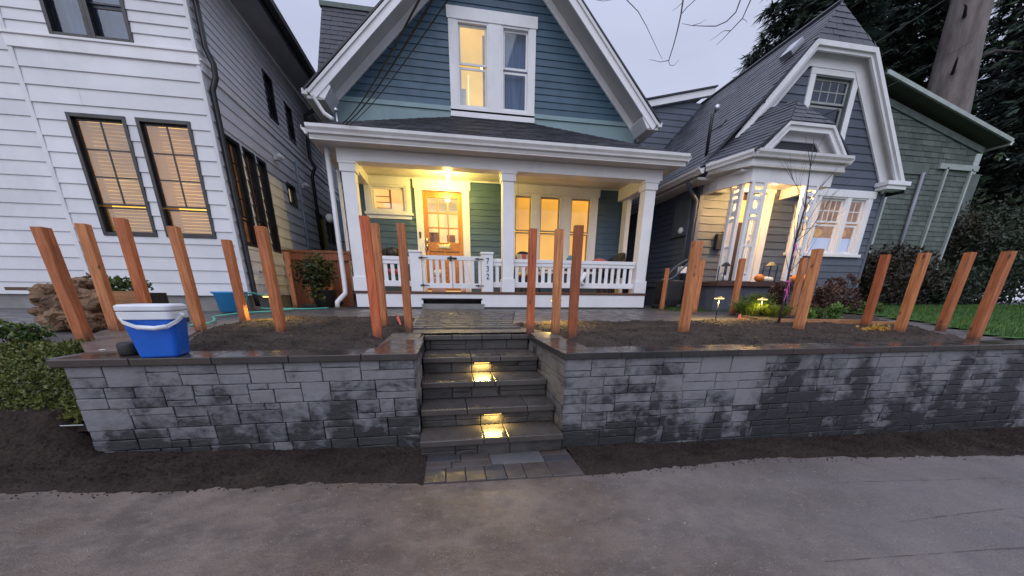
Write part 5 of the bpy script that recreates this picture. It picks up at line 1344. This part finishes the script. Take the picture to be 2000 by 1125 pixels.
# rocks at the white house
rk = thing('rock_pile', 'heap of rough broken brown rocks by the white house', 'rocks', (-4.3, 5.0, .97))
def rock(c, r, seed, mat=rock_mat, parent=rk, flat=1):
    bm = bmesh.new(); bmesh.ops.create_icosphere(bm, subdivisions=4, radius=1)
    for v in bm.verts:
        p = v.co.copy(); q = 1 + .45 * noise.noise(p * 1.3 + Vector((seed, 0, 0))) + .26 * noise.noise(p * 3.4 + Vector((0, seed, 0))) + .13 * noise.noise(p * 8 + Vector((seed, seed, 0)))
        st_ = .05 * math.floor((p.z + .25 * noise.noise(p * 2 + Vector((seed, 1, 1)))) * 4) / 4
        # squarish broken block
        m = max(abs(p.x), abs(p.y), abs(p.z)); q *= (1 / m) ** .4
        q *= 1 + st_ * .5
        v.co = Vector((c[0] + p.x * r[0] * q, c[1] + p.y * r[1] * q, c[2] + p.z * r[2] * q))
    me = bpy.data.meshes.new('rock'); cc = Vector(c)
    for v in bm.verts: v.co -= cc
    bm.to_mesh(me); bm.free(); me.materials.append(mat); o = bpy.data.objects.new('rock', me); COL.objects.link(o); o.parent = parent; o.location = cc - wl(parent); return o
rock((-4.27, 5.08, 1.14), (.24, .18, .17), 1); rock((-4.14, 5.14, 1.30), (.20, .16, .14), 9); rock((-4.39, 5.16, 1.34), (.19, .16, .12), 13); rock((-4.05, 5.0, 1.06), (.14, .12, .09), 17); rock((-4.17, 5.2, 1.46), (.11, .09, .07), 23); rock((-4.45, 5.1, 1.13), (.12, .12, .10), 31)
tag(MB().box(-4.84, -4.27, 5.14, 5.24, 1.40, 1.435).build('plank', dark_brown), 'dark plank end lying across the brown rocks', 'plank')
pb = thing('timber_planter', 'orange timber planter edge with small plants behind the left posts', 'planter', (-4.3, 5.7, 1.2))
MB().box(-4.75, -3.9, 5.70, 5.76, 1.17, 1.40).build('board', tan_wood, pb); MB().box(-4.7, -3.95, 5.77, 6.2, 1.0, 1.38).build('soil', mulch, pb); MB().box(-4.72, -3.6, 5.9, 5.95, 1.0, 1.17).build('painted_shade_strip', black_plastic, pb)  # last black strip stands in for the shade under the planter board
for i, (x, m, lb) in enumerate(((-4.55, leaf_brown, 'low brown-leaved plant in the timber planter'), (-4.3, leaf_green, 'small light-green plant in the timber planter'), (-4.08, leaf_green, 'rightmost green plant in the timber planter'))):
    shrub('small_plant', lb, 'plant', (x, 5.9, 1.46), (.15, .12, .13), 260, m, .055, stem=True)
shrub('small_plant', 'little straw-coloured weed under the timber planter', 'plant', (-4.0, 5.45, 1.08), (.08, .06, .10), 120, leaf_hedge, .05)

# bed between the houses' paths: ferny grass, hydrangeas, small greens
planter = thing('planting_timber', 'long orange sleeper edging the planting bed at the right', 'timber edging', (6.0, 4.95, .95))
MB().slab([(5.35, 5.20, .93), (6.62, 4.93, .93), (6.62, 4.93, 1.055), (5.35, 5.20, 1.055)], (.012, .05, 0)).build('sleeper', tan_wood, planter, bevel=.006)
MB().slab([(6.64, 4.93, .93), (7.25, 4.78, .93), (7.25, 4.78, 1.03), (6.64, 4.93, 1.03)], (.012, .05, 0)).build('sleeper', tan_wood, planter, bevel=.006)
MB().slab([(5.30, 5.9, .97), (5.9, 5.7, .97), (5.9, 5.7, 1.03), (5.3, 5.9, 1.03)], (.01, .05, 0)).build('sleeper', tan_wood, planter)
struct(grid('planting_bed', lin(5.4, 8.3, 60), lin(5.0, 8.0, 60), lambda x, y: yz(y) + .03 + .03 * N3(x, y, 5), mulch, keep=lambda x, y: inpoly(x, y, [(5.4, 5.25), (7.3, 4.85), (8.3, 6.0), (8.3, 8), (6.5, 8), (5.9, 6.2), (5.4, 6.1)]), smooth=False))
def grassy(label, c, r, n, mat, h, name='fern_clump', cat='plant'):
    t = thing(name, label, cat, c); mb = MB()
    for i in range(n):
        a = random.uniform(0, 6.3); q = random.random() ** .5; x, y = c[0] + cos(a) * r * q * .5, c[1] + sin(a) * r * q * .5; L = h * random.uniform(.5, 1.1); o = r * q * random.uniform(.3, .9)
        p0 = Vector((x, y, c[2])); p2 = Vector((x + cos(a) * o, y + sin(a) * o, c[2] + L)); p1 = (p0 + p2) / 2 + Vector((0, 0, L * .2)); w = Vector((-sin(a), cos(a), 0)) * .006; tn = random.random()
        mb.poly([p0 - w, p0 + w, p1 + w, p1 - w], tn); mb.poly([p1 - w, p1 + w, p2], tn)
        for k in range(5):
            s = p1.lerp(p2, k / 5); sd = random.choice((-1, 1)); e = s + Vector((-sin(a) * sd, cos(a) * sd, random.uniform(0, .8))) * .045; mb.poly([s, s + (p2 - p1) * .12, e], tn)
    stuff(mb.build('fronds', mat, t)); return t
fern = mk_leaf('feathery_green', (.04, .09, .02), (.10, .17, .03), (.26, .28, .05))
grassy('feathery green clump glowing beside the second path light', (5.75, 6.25, 1.02), .34, 380, fern, .30)
grassy('tall feathery clump in front of the grey house entry porch', (6.15, 6.6, 1.03), .32, 300, fern, .40)
grassy('feathery clump at the foot of the young tree', (6.0, 5.95, 1.02), .28, 260, fern, .22)
shrub('leafy_plant', 'light green leafy plant behind the long orange sleeper', 'plant', (6.05, 5.35, 1.10), (.11, .10, .11), 260, leaf_lime, .06)
shrub('leafy_plant', 'dark green rounded plant behind the long orange sleeper', 'plant', (6.40, 5.5, 1.12), (.14, .12, .12), 340, leaf_green, .05)
shrub('leafy_plant', 'yellow-green plant among the withered hydrangeas', 'plant', (6.75, 5.5, 1.16), (.15, .12, .15), 300, leaf_lime, .06)
shrub('leafy_plant', 'green plant on the lawn edge behind the split-edged post', 'plant', (9.3, 6.9, 1.16), (.35, .3, .14), 500, leaf_green, .08)
def hydrangea(label, c, r, heads):
    t = thing('hydrangea', label, 'shrub', c, None); mb = MB()
    for i in range(heads):
        a = random.uniform(0, 6.3); q = random.random() ** .5; p = Vector((c[0] + cos(a) * r * q, c[1] + sin(a) * r * q * .7, c[2] + random.uniform(.25, .95) * (1.1 - .4 * q) * .8))
        mb.tube([(c[0] + cos(a) * .05, c[1] + sin(a) * .05, c[2]), ((c[0] + p.x) / 2 + .02, (c[1] + p.y) / 2, c[2] + (p.z - c[2]) * .6), p], [.008, .006, .004], 5)
        h = stuff(leaves('flower_head', blobpts(p, (.062, .062, .05), 60, .8, (0, 1)), leaf_brown, .036, t, .3, .9))
    mb.build('stem', bark_dark, t); stuff(leaves('foliage', blobpts((c[0], c[1], c[2] + .3), (r, r * .7, .3), 420, .3), leaf_brown, .08, t)); return t
hydrangea('withered brown hydrangea in front of the grey house windows', (7.15, 6.1, 1.05), .36, 17)
hydrangea('smaller withered hydrangea just right of the young tree', (6.72, 6.7, 1.05), .22, 8)
hydrangea('withered hydrangea thicket behind the rounded reddish post', (8.1, 6.6, 1.06), .45, 18)
tag(stuff(leaves('straw_tuft', [((6.02 + random.gauss(0, .09) + .0, 4.27 + random.gauss(0, .05), .955 + abs(random.gauss(0, .03))), random.random(), 1) for _ in range(170)], yellow_leaf, .05, None, .1)), 'yellow leaf litter heap at the foot of the split-edged post', 'leaf litter')
# small scattered leaves on soil and walk
fl = MB()
for _ in range(110):
    P = random.choice((BEDL, BEDR, BEDR)); x = random.uniform(P[0][0], P[1][0]); y = random.uniform(3.5, 5.5)
    z = yz(y) + .035; a = random.uniform(0, 6); s = random.uniform(.008, .02)
    fl.poly([(x + cos(a + k * pi / 2) * s * (1 if k % 2 else .5), y + sin(a + k * pi / 2) * s * (1 if k % 2 else .5), z + random.uniform(0, .012)) for k in range(4)], random.random())
tag(stuff(fl.build('fallen_leaves', mk_leaf('fallen_leaf', (.12, .06, .02), (.3, .2, .06)))), 'tiny fallen leaves scattered over the soil beds', 'leaves')

# young bare tree with ribbons
def branch(mb, p, d, L, r, depth, n=5, spread=.6, grav=.0):
    pts = [p]; rs = [r]
    for i in range(n):
        d = (d + Vector((random.gauss(0, .09), random.gauss(0, .09), random.gauss(0, .06) + grav))).normalized(); pts.append(pts[-1] + d * L / n); rs.append(r * (1 - .75 * (i + 1) / n))
    mb.tube(pts, rs, 6 if r > .006 else 4)
    if depth:
        for i in range(random.randint(3, 4)):
            k = random.randint(1, n); nd = (d + Vector((random.gauss(0, spread), random.gauss(0, spread), random.gauss(.15, .25)))).normalized()
            branch(mb, pts[k], nd, L * random.uniform(.4, .65), rs[k] * .75 + .0006, depth - 1, n, spread, grav)
random.seed(5)
tr = thing('young_tree', 'thin bare young tree with pink ribbons in the right soil bed', 'tree', (5.12, 4.98, .96))
base = Vector((5.12, 4.98, .94)); tp = [base, Vector((5.13, 4.98, 1.3)), Vector((5.10, 4.98, 1.75)), Vector((5.07, 4.97, 2.15)), Vector((5.10, 4.97, 2.6)), Vector((5.03, 4.97, 3.1)), Vector((4.98, 4.97, 3.45))]
MB().tube(tp, [.02, .018, .016, .014, .010, .006, .003], 8).build('trunk', twig_mat, tr, True)
mb = MB()
for k, d, L in ((1, (.5, -.1, .8), .5), (2, (.7, 0, .6), .8), (2, (-.3, .2, .9), .5), (3, (.5, .1, .9), .9), (3, (-.4, 0, .9), .8), (3, (.9, -.2, .7), .9), (4, (-.5, .1, .8), .7), (4, (.5, 0, .7), .7), (5, (.3, .1, .9), .4), (5, (-.35, 0, .8), .4), (3, (-.25, -.3, 1), .9)):
    branch(mb, tp[k], Vector(d).normalized(), L, .006, 1 if L > .6 else 0, 5, .35, .05)
mb.build('twig', twig_mat, tr, True)
MB().blob((5.12, 4.98, .955), .09, .07, .035).build('soil_mound', soil_mat, tr)
for z, x in ((2.12, 5.08), (1.62, 5.11), (1.50, 5.11)):
    r_ = MB(); r_.lathe([(.022, -.012), (.024, .012)], (x, 4.975, z), 8)
    for s in (-1, 1): r_.poly([(x, 4.95, z), (x + .012, 4.95, z), (x + s * .03 + .012, 4.94, z - .16 - .05 * (s > 0)), (x + s * .03, 4.94, z - .16)])
    tag(r_.build('ribbon', pink), {2.12: 'highest pink ribbon tied round the young tree', 1.62: 'middle pink ribbon tied round the young tree', 1.50: 'lowest pink ribbon tied round the young tree'}[z], 'ribbon', 'pink ribbons on the young tree')
# street tree whose twigs hang into the top of the view
so_ = thing('street_tree', 'bare street tree whose dark twigs hang into the sky at the top', 'tree', (4.6, -1.2, 0))
mb = MB().tube([(4.6, -1.2, -.1), (4.55, -1.1, 2.5), (4.4, -.6, 4.6), (4.0, .8, 6.2), (3.6, 2.6, 6.9), (3.2, 4.2, 6.6), (2.9, 5.0, 5.9)], [.16, .14, .11, .07, .045, .025, .012], 10); mb.build('trunk', bark_dark, so_, True)
mb = MB()
def pix(pl, Y, r0, r1, mb, dy=0, start=None):
    pts = [onY(a, b, Y + dy * i) for i, (a, b) in enumerate(pl)]
    if start: pts = [Vector(start)] + pts
    n = len(pts); mb.tube(pts, [r0 + (r1 - r0) * i / (n - 1) for i in range(n)], 5)
Yt = 5.0; hub = (2.9, 5.0, 5.9)
pix([(1352, -60), (1334, 0), (1330, 28), (1323, 60), (1315, 90), (1306, 118)], Yt, .012, .005, mb, start=hub)
pix([(1306, 118), (1290, 121), (1268, 116)], Yt, .004, .0015, mb); pix([(1306, 118), (1308, 127), (1316, 128), (1326, 117)], Yt, .004, .0015, mb)
pix([(1230, -30), (1224, 0), (1246, 22), (1262, 50), (1276, 80), (1288, 105), (1294, 116)], Yt, .006, .0015, mb, start=hub)
pix([(1330, 28), (1342, 14), (1362, -4), (1380, -30)], Yt, .004, .004, mb); pix([(1334, 4), (1322, 15), (1312, 22)], Yt, .003, .001, mb)
pix([(1460, -50), (1446, 0), (1437, 24), (1419, 42), (1399, 51), (1376, 51), (1352, 50), (1332, 46)], Yt, .010, .0018, mb, start=hub); pix([(1352, 50), (1368, 45), (1379, 38)], Yt, .003, .001, mb)
pix([(1475, -40), (1466, 0), (1450, 36), (1427, 60), (1412, 76), (1399, 88)], Yt, .010, .0018, mb, start=hub); pix([(1427, 60), (1414, 60), (1400, 70), (1386, 80)], Yt, .004, .001, mb); pix([(1450, 36), (1458, 41), (1459, 45)], Yt, .003, .001, mb)
pix([(1120, -20), (1156, -2), (1178, 2), (1205, -2), (1220, -20)], Yt, .003, .0015, mb)
mb.build('hanging_twig', twig_mat, so_, True)

# overhead cables
def cable(label, pts, r=.011):
    P = []
    for a, b in zip(pts, pts[1:]):
        a, b = Vector(a), Vector(b)
        for i in range(16): q = a.lerp(b, i / 16); q.z -= .12 * sin(pi * i / 16); P.append(q)
    P.append(Vector(pts[-1])); tag(MB().tube(P, r, 5).build('power_cable', wire_mat), label, 'cable', 'overhead service cables')
cable('left cable rising from the porch roof corner across the blue gable', [(-1.95, 8.9, 4.45), tuple(onY(850, -60, 3.0))], .008)
cable('middle cable crossing the blue gable boards', [(-1.93, 8.9, 4.42), tuple(onY(880, -60, 3.0))], .008)
cable('right pale cable crossing the blue gable boards', [(-1.9, 8.9, 4.40), tuple(onY(915, -60, 3.0))], .005)
cable('cable crossing the grey house gable towards the pale trunk', [tuple(onY(1470, 212, 8.1)), tuple(onY(1890, -30, 14))], .012)
cable('lower cable crossing the small pediment and grey gable', [tuple(onY(1500, 272, 7.2)), tuple(onY(1900, 80, 14))], .008)
MB().tube([(-1.95, 9.0, 4.2), (-1.95, 9.0, 4.75)], .03, 8).blob((-1.95, 9.0, 4.78), .05, .05, .05).build('service_mast', steel, bh, True)

# ================================================================== PROPS
# cooler
cz = .922; ck = thing('cooler', 'blue picnic cooler with white lid and swing handle on the coping', 'cooler', (-2.15, 3.36, cz))
def rrect(w, d, r, n=5):
    P = []
    for cx, cy, a0 in ((w / 2 - r, d / 2 - r, 0), (-w / 2 + r, d / 2 - r, pi / 2), (-w / 2 + r, -d / 2 + r, pi), (w / 2 - r, -d / 2 + r, 3 * pi / 2)):
        for i in range(n + 1): a = a0 + pi / 2 * i / n; P.append((cx + r * cos(a), cy + r * sin(a)))
    return P
def loft(secs, c, rz=0):
    mb = MB(); n = None
    for (w, d, r, z) in secs:
        P = rrect(w, d, r); n = len(P)
        for x, y in P: mb.v.append((c[0] + x * cos(rz) - y * sin(rz), c[1] + x * sin(rz) + y * cos(rz), c[2] + z))
    for i in range(len(secs) - 1):
        for k in range(n): j = (k + 1) % n; mb.f.append((i * n + k, i * n + j, (i + 1) * n + j, (i + 1) * n + k))
    mb.f.append(tuple(reversed(range(n)))); mb.f.append(tuple((len(secs) - 1) * n + k for k in range(n)))
    return mb
RZ_ = .16; cc = (-2.235, 3.315, cz)
loft([(.235, .21, .03, 0), (.25, .22, .035, .012), (.315, .265, .04, .285)], cc, RZ_).build('body', cool_blue, ck, bevel=.003)
loft([(.335, .285, .045, .286), (.34, .29, .045, .292), (.345, .295, .045, .338), (.335, .285, .045, .342)], cc, RZ_).build('rim', cool_white, ck)
loft([(.335, .285, .045, .346), (.35, .30, .05, .352), (.35, .30, .05, .382), (.32, .265, .05, .394), (.29, .24, .05, .388)], cc, RZ_).build('lid', cool_white, ck, bevel=.003)
def crot(x, y, z): return (cc[0] + x * cos(RZ_) - y * sin(RZ_), cc[1] + x * sin(RZ_) + y * cos(RZ_), cc[2] + z)
hp = [crot(-.178, -.02, .325), crot(-.172, -.10, .315), crot(-.12, -.165, .27), crot(-.04, -.18, .235), crot(.06, -.18, .225), crot(.13, -.165, .235), crot(.172, -.10, .27), crot(.178, -.02, .30)]
mb = MB()
for i in range(len(hp) - 1):
    a, b = Vector(hp[i]), Vector(hp[i + 1]); up = Vector((0, 0, .014)); n_ = (b - a).cross(up).normalized() * .005
    mb.hexa([a - up - n_, b - up - n_, b - up + n_, a - up + n_, a + up - n_, b + up - n_, b + up + n_, a + up + n_])
hd = mb.build('handle', cool_white, ck, bevel=.002)
MB().tube([hp[3], hp[4], hp[5]], .017, 8).build('grip', cool_white, hd, True)
for s in (-1, 1): MB().blob(crot(.178 * s, -.02, .31), .022, .022, .022).build('pivot', cool_white, ck, True)
hm = MB().lathe([(0, 0), (.062, 0), (.068, .015), (.066, .085), (.055, .10), (.035, .10), (.03, .092), (0, .092)], (-2.52, 3.37, .922), 18)
tag(hm.build('rubber_cap', rubber, None, True), 'black rubber cylinder standing behind the left side of the blue cooler', 'rubber block')
# bucket + hose
bk = thing('bucket', 'blue plastic bucket with flared rim at the white house corner', 'bucket', (-3.62, 7.15, 1.06))
MB().lathe([(0, 0), (.15, 0), (.185, .02), (.22, .29), (.26, .32), (.255, .335), (.215, .31), (.17, .03), (0, .02)], (-3.62, 7.15, 1.065), 24).build('tub', bucket_blue, bk, True)
hose = [(-3.38, 8.06, 1.72), (-3.33, 8.0, 1.6), (-3.28, 7.85, 1.42), (-3.3, 7.6, 1.34), (-3.42, 7.35, 1.38), (-3.45, 7.25, 1.2)]
ph = [(-3.3, 7.4, 1.12), (-3.0, 7.5, 1.10), (-2.75, 7.35, 1.11), (-2.9, 7.2, 1.10), (-3.05, 7.35, 1.12), (-2.6, 7.6, 1.10), (-2.3, 7.9, 1.11)]
def smoothpts(P, n=6):
    P = [Vector(p) for p in P]; o = []
    for i in range(len(P) - 1):
        p0, p1, p2, p3 = P[max(i - 1, 0)], P[i], P[i + 1], P[min(i + 2, len(P) - 1)]
        for k in range(n):
            t = k / n; o.append(.5 * ((2 * p1) + (p2 - p0) * t + (2 * p0 - 5 * p1 + 4 * p2 - p3) * t * t + (3 * p1 - p0 - 3 * p2 + p3) * t ** 3))
    return o + [P[-1]]
hs = thing('garden_hose', 'pale green garden hose from the tap past the bucket to the cooler', 'hose', (-3.3, 7, 1.1))
MB().tube(smoothpts(hose), .014, 8).build('hose', hose_green, hs, True); MB().tube(smoothpts(ph), .014, 8).build('hose', hose_green, hs, True)
MB().tube(smoothpts([(-2.95, 7.2, 1.08), (-3.3, 6.8, 1.07), (-3.45, 6.3, 1.045), (-3.25, 5.9, 1.03), (-3.1, 5.5, 1.01), (-3.15, 5.2, 1.0)]), .014, 8).build('hose', hose_green, hs, True)
# broom leaning on the fence
bm_ = thing('push_broom', 'black push broom leaning against the red fence', 'broom', (-2.85, 8.75, 1.1))
MB().tube([(-2.72, 8.62, 1.14), (-3.02, 9.25, 2.1)], .014, 8).build('handle', rubber, bm_, True); MB().box(-2.98, -2.52, 8.52, 8.62, 1.09, 1.16).build('head', rubber, bm_, bevel=.01)
MB().blob((-2.72, 8.6, 1.18), .03, .03, .03).build('socket', yellow_leaf, bm_)
tag(MB().blob((-2.42, 8.75, 1.16), .17, .1, .07, 12, 8, lambda d, w: 1 + .3 * sin(3 * w + d.z * 4)).build('rubbish_bag', black_plastic, None, True), 'crumpled black bag on the path by the potted bush', 'bag')
# path lights
warmhead = emit('path_light_diffuser', (1, .66, .18), 8)
def pathlight(x, y, h, label, e=70):
    z = yz(y); t = thing('path_light', label, 'path light', (x, y, z), 'path lights')
    MB().tube([(x, y, z - .05), (x, y, z + h)], .009, 8).build('stake', black_frame, t, True)
    MB().lathe([(0, .035), (.02, .03), (.085, .008), (.088, .0), (.08, .0)], (x, y, z + h), 20).build('shade', brass, t, True)
    MB().lathe([(0, -.006), (.072, -.006), (.072, .002), (0, .004)], (x, y, z + h), 20).build('diffuser', warmhead, t, True)
    lamp('path_lamp', (x, y, z + h - .035), e * .8, (1, .66, .17), .03, kind='SPOT', spot=radians(158))
pathlight(4.62, 5.75, .36, 'brighter path light on a black stake, left of the feathery clumps')
pathlight(5.62, 5.90, .34, 'smaller-looking path light on a stake among the feathery clumps', 38)
pathlight(-2.44, 5.78, .34, 'path light mostly hidden behind the tall knotty post in the left bed', 40)
pathlight(1.578, 5.28, .34, 'path light mostly hidden behind the three posts right of the steps', 60)
for x, y, lb, c in ((5.07, 5.74, 'small orange marking flag by the path lights', 0), (-.62, 5.15, 'pink marking flag left of the plain post before the gate', 1)):
    z = yz(y); tag(MB().slab([(x, y, z + (.0)), (x + .05, y, z + .03), (x + .03, y + .01, z + .11), (x - .02, y, z + .07)] if not c else [(x, y, z), (x + .015, y, z), (x - .02, y, z + .16), (x - .05, y, z + .12)], (0, .003, 0)).build('marking_flag', flag_pink), lb, 'flag')
# pumpkins and lanterns at the grey house
def pumpkin(x, y, z, r, mat, lb):
    t = thing('pumpkin', lb, 'pumpkin', (x, y, z), 'pumpkins at the grey house entry')
    MB().blob((x, y, z + r * .8), r, r, r * .8, 32, 10, lambda d, w: 1 - .09 * abs(cos(4 * w)) * (1 - abs(d.z) ** 3)).build('fruit', mat, t, True)
    MB().tube([(x, y, z + r * 1.5), (x + .01, y, z + r * 1.8)], [.014, .009], 6).build('stalk', bark_dark, t, True)
pumpkin(6.82, 7.38, 1.70, .10, pumpkin_o, 'orange pumpkin at the front edge of the entry porch, left group')
pumpkin(6.98, 7.36, 1.70, .07, pumpkin_w, 'small pale pumpkin beside the left orange one')
pumpkin(7.13, 7.40, 1.70, .065, pumpkin_w, 'rightmost small pale pumpkin of the left group')
pumpkin(7.68, 7.30, 1.70, .10, pumpkin_o, 'orange pumpkin at the foot of the right trellis post, left of two')
pumpkin(7.88, 7.32, 1.70, .11, pumpkin_o, 'orange pumpkin right of the right trellis post, right of two')
def lantern(x, y, z, h, lb):
    t = thing('lantern', lb, 'lantern', (x, y, z), 'black lanterns on the entry porch'); w = .09
    mb = MB()
    for a in (-w, w):
        for b in (-w, w): mb.box(x + a - .008, x + a + .008, y + b - .008, y + b + .008, z + .02, z + h * .75)
    mb.build('cage', black_frame, t); MB().box(x - w - .015, x + w + .015, y - w - .015, y + w + .015, z, z + .02).build('base', black_frame, t)
    MB().lathe([(w * 1.5, h * .75), (w * .5, h * .92), (0, h * .94)], (x, y, z), 4).build('roof', black_frame, t); MB().tube([(x, y, z + .02), (x, y, z + .12)], .03, 10).build('candle', white_paint, t, True)
lantern(6.05, 7.5, 1.70, .42, 'black lantern left of the grey house door'); lantern(7.22, 7.55, 1.70, .46, 'black lantern right of the grey house door')
# covered cart
ct = thing('garden_cart', 'black cart with grey curved handles against the grey house side', 'cart', (5.05, 8.2, 1.1))
loft([(.40, .38, .05, .08), (.46, .44, .06, .2), (.50, .46, .06, .62), (.48, .44, .05, .64)], (5.2, 8.2, 1.09), .1).build('tub', black_plastic, ct)
for s in (-.18, .18): MB().tube(smoothpts([(5.0 + s * .3, 8.15 + s, 1.72), (5.15, 8.15 + s, 1.80), (5.4, 8.15 + s, 2.05), (5.65, 8.15 + s, 2.2)]), .022, 8).build('handle', meter_grey, ct, True)
for s in (-.2, .2): MB().tube([(5.2 + s, 7.98, 1.14), (5.2 + s, 8.42, 1.14)], .06, 12).build('wheel', rubber, ct, True)
tag(MB().box(5.55, 5.7, 8.35, 8.5, 1.9, 2.05).build('white_box', white_paint, None, bevel=.01), 'small white box behind the curved cart handle', 'box')
# porch things
def chair(x, y, rz, label, fab, shell=True):
    t = thing('porch_chair', label, 'chair', (x, y, 1.435)); c, s = cos(rz), sin(rz)
    R = lambda a, b, z: (x + a * c - b * s, y + a * s + b * c, 1.435 + z)
    MB().hexa([R(-.26, -.24, .38), R(.26, -.24, .38), R(.26, .22, .36), R(-.26, .22, .36), R(-.26, -.24, .46), R(.26, -.24, .46), R(.26, .22, .44), R(-.26, .22, .44)]).build('seat', fab, t, bevel=.02)
    mb = MB(); n = 10; k0 = len(mb.v)
    for j in range(7):
        for i in range(n + 1):
            a = pi * i / n; w = .33 * (1 - .15 * (j / 6) ** 2); mb.v.append(R(-cos(a) * w, .02 + sin(a) * .28, .36 + j * .075 * (.75 + .55 * sin(a))))
    for j in range(6):
        for i in range(n): mb.f.append((k0 + j * (n + 1) + i, k0 + j * (n + 1) + i + 1, k0 + (j + 1) * (n + 1) + i + 1, k0 + (j + 1) * (n + 1) + i))
    mb.build('back_shell', black_plastic, t, True)
    for a, b in ((-.24, -.2), (.24, -.2), (-.24, .2), (.24, .2)): MB().tube([R(a, b, 0), R(a * .9, b * .9, .38)], .015, 6).build('leg', black_frame, t, True)
    return R, t
R_, t_ = chair(1.95, 9.0, .2, 'black porch chair with a red and cream striped cushion behind the middle column', simple('cream_cloth', (.6, .5, .38), .9))
for i in range(4): MB().hexa([R_(-.22 + i * .11, .05, .46), R_(-.11 + i * .11 - .003, .05, .46), R_(-.11 + i * .11 - .003, .17, .5), R_(-.22 + i * .11, .17, .5), R_(-.22 + i * .11, .1, .86), R_(-.11 + i * .11 - .003, .1, .86), R_(-.11 + i * .11 - .003, .2, .86), R_(-.22 + i * .11, .2, .86)]).build('cushion_stripe', cushion_red if i % 2 else simple('cream_cloth2', (.6, .5, .38), .9), t_)
R_, t_ = chair(4.02, 8.85, -1.2, 'black shell porch chair at the right end of the porch', black_plastic)
tag(MB().blob((3.62, 8.7, 2.08), .24, .10, .13, 12, 8).build('cushion', cushion_red, None, True), 'faded red cushion beside the right shell chair', 'cushion')
tag(MB().blob((2.95, 8.7, 2.16), .15, .08, .11, 12, 8).build('cushion', cushion_blue, None, True), 'blue grey cushion in front of the rightmost amber window', 'cushion')
tb = thing('porch_table', 'dark low porch table holding cushions behind the railing', 'table', (3.2, 8.8, 1.435))
MB().box(2.6, 3.85, 8.6, 9.0, 1.93, 1.97).build('table_top', dark_brown, tb)
for a in (2.66, 3.79):
    for b in (8.65, 8.95): MB().box(a - .02, a + .02, b - .02, b + .02, 1.435, 1.93).build('leg', dark_brown, tb)
R_, t_ = chair(-1.15, 8.95, .1, 'dark porch chair behind the left railing', cushion_red)
tag(MB().blob((-1.12, 8.85, 2.22), .13, .09, .11, 12, 8, lambda d, w: 1 + .15 * sin(5 * w)).build('black_bundle', black_plastic, None, True), 'fuzzy black bundle above the left railing', 'bundle')
tag(MB().tube([(3.02, 7.96, 1.84), (2.9, 7.95, 1.68), (2.98, 7.95, 1.60)], .05, 10).build('paper_roll', white_paint, None, True), 'white paper roll hanging outside the right railing', 'paper roll')
bx = thing('parcel_box', 'pale cardboard box on the porch before the door', 'box', (-.15, 9.1, 1.435)); MB().box(-.32, .0, 9.0, 9.25, 1.435, 1.75).build('carton', simple('pinkish_card', (.5, .38, .34), .8), bx, bevel=.005)
tag(MB().blob((-.16, 9.1, 1.84), .12, .11, .09, 24, 8, lambda d, w: 1 - .08 * abs(cos(4 * w))).build('white_pumpkin', pumpkin_w, None, True), 'white pumpkin sitting on the box before the orange door', 'pumpkin')
tag(MB().lathe([(0, 0), (.06, 0), (.07, .1), (.03, .16), (0, .17)], (.42, 9.2, 1.435), 12).build('vase', white_paint, None, True), 'small white jar beside the right gate leaf', 'jar')
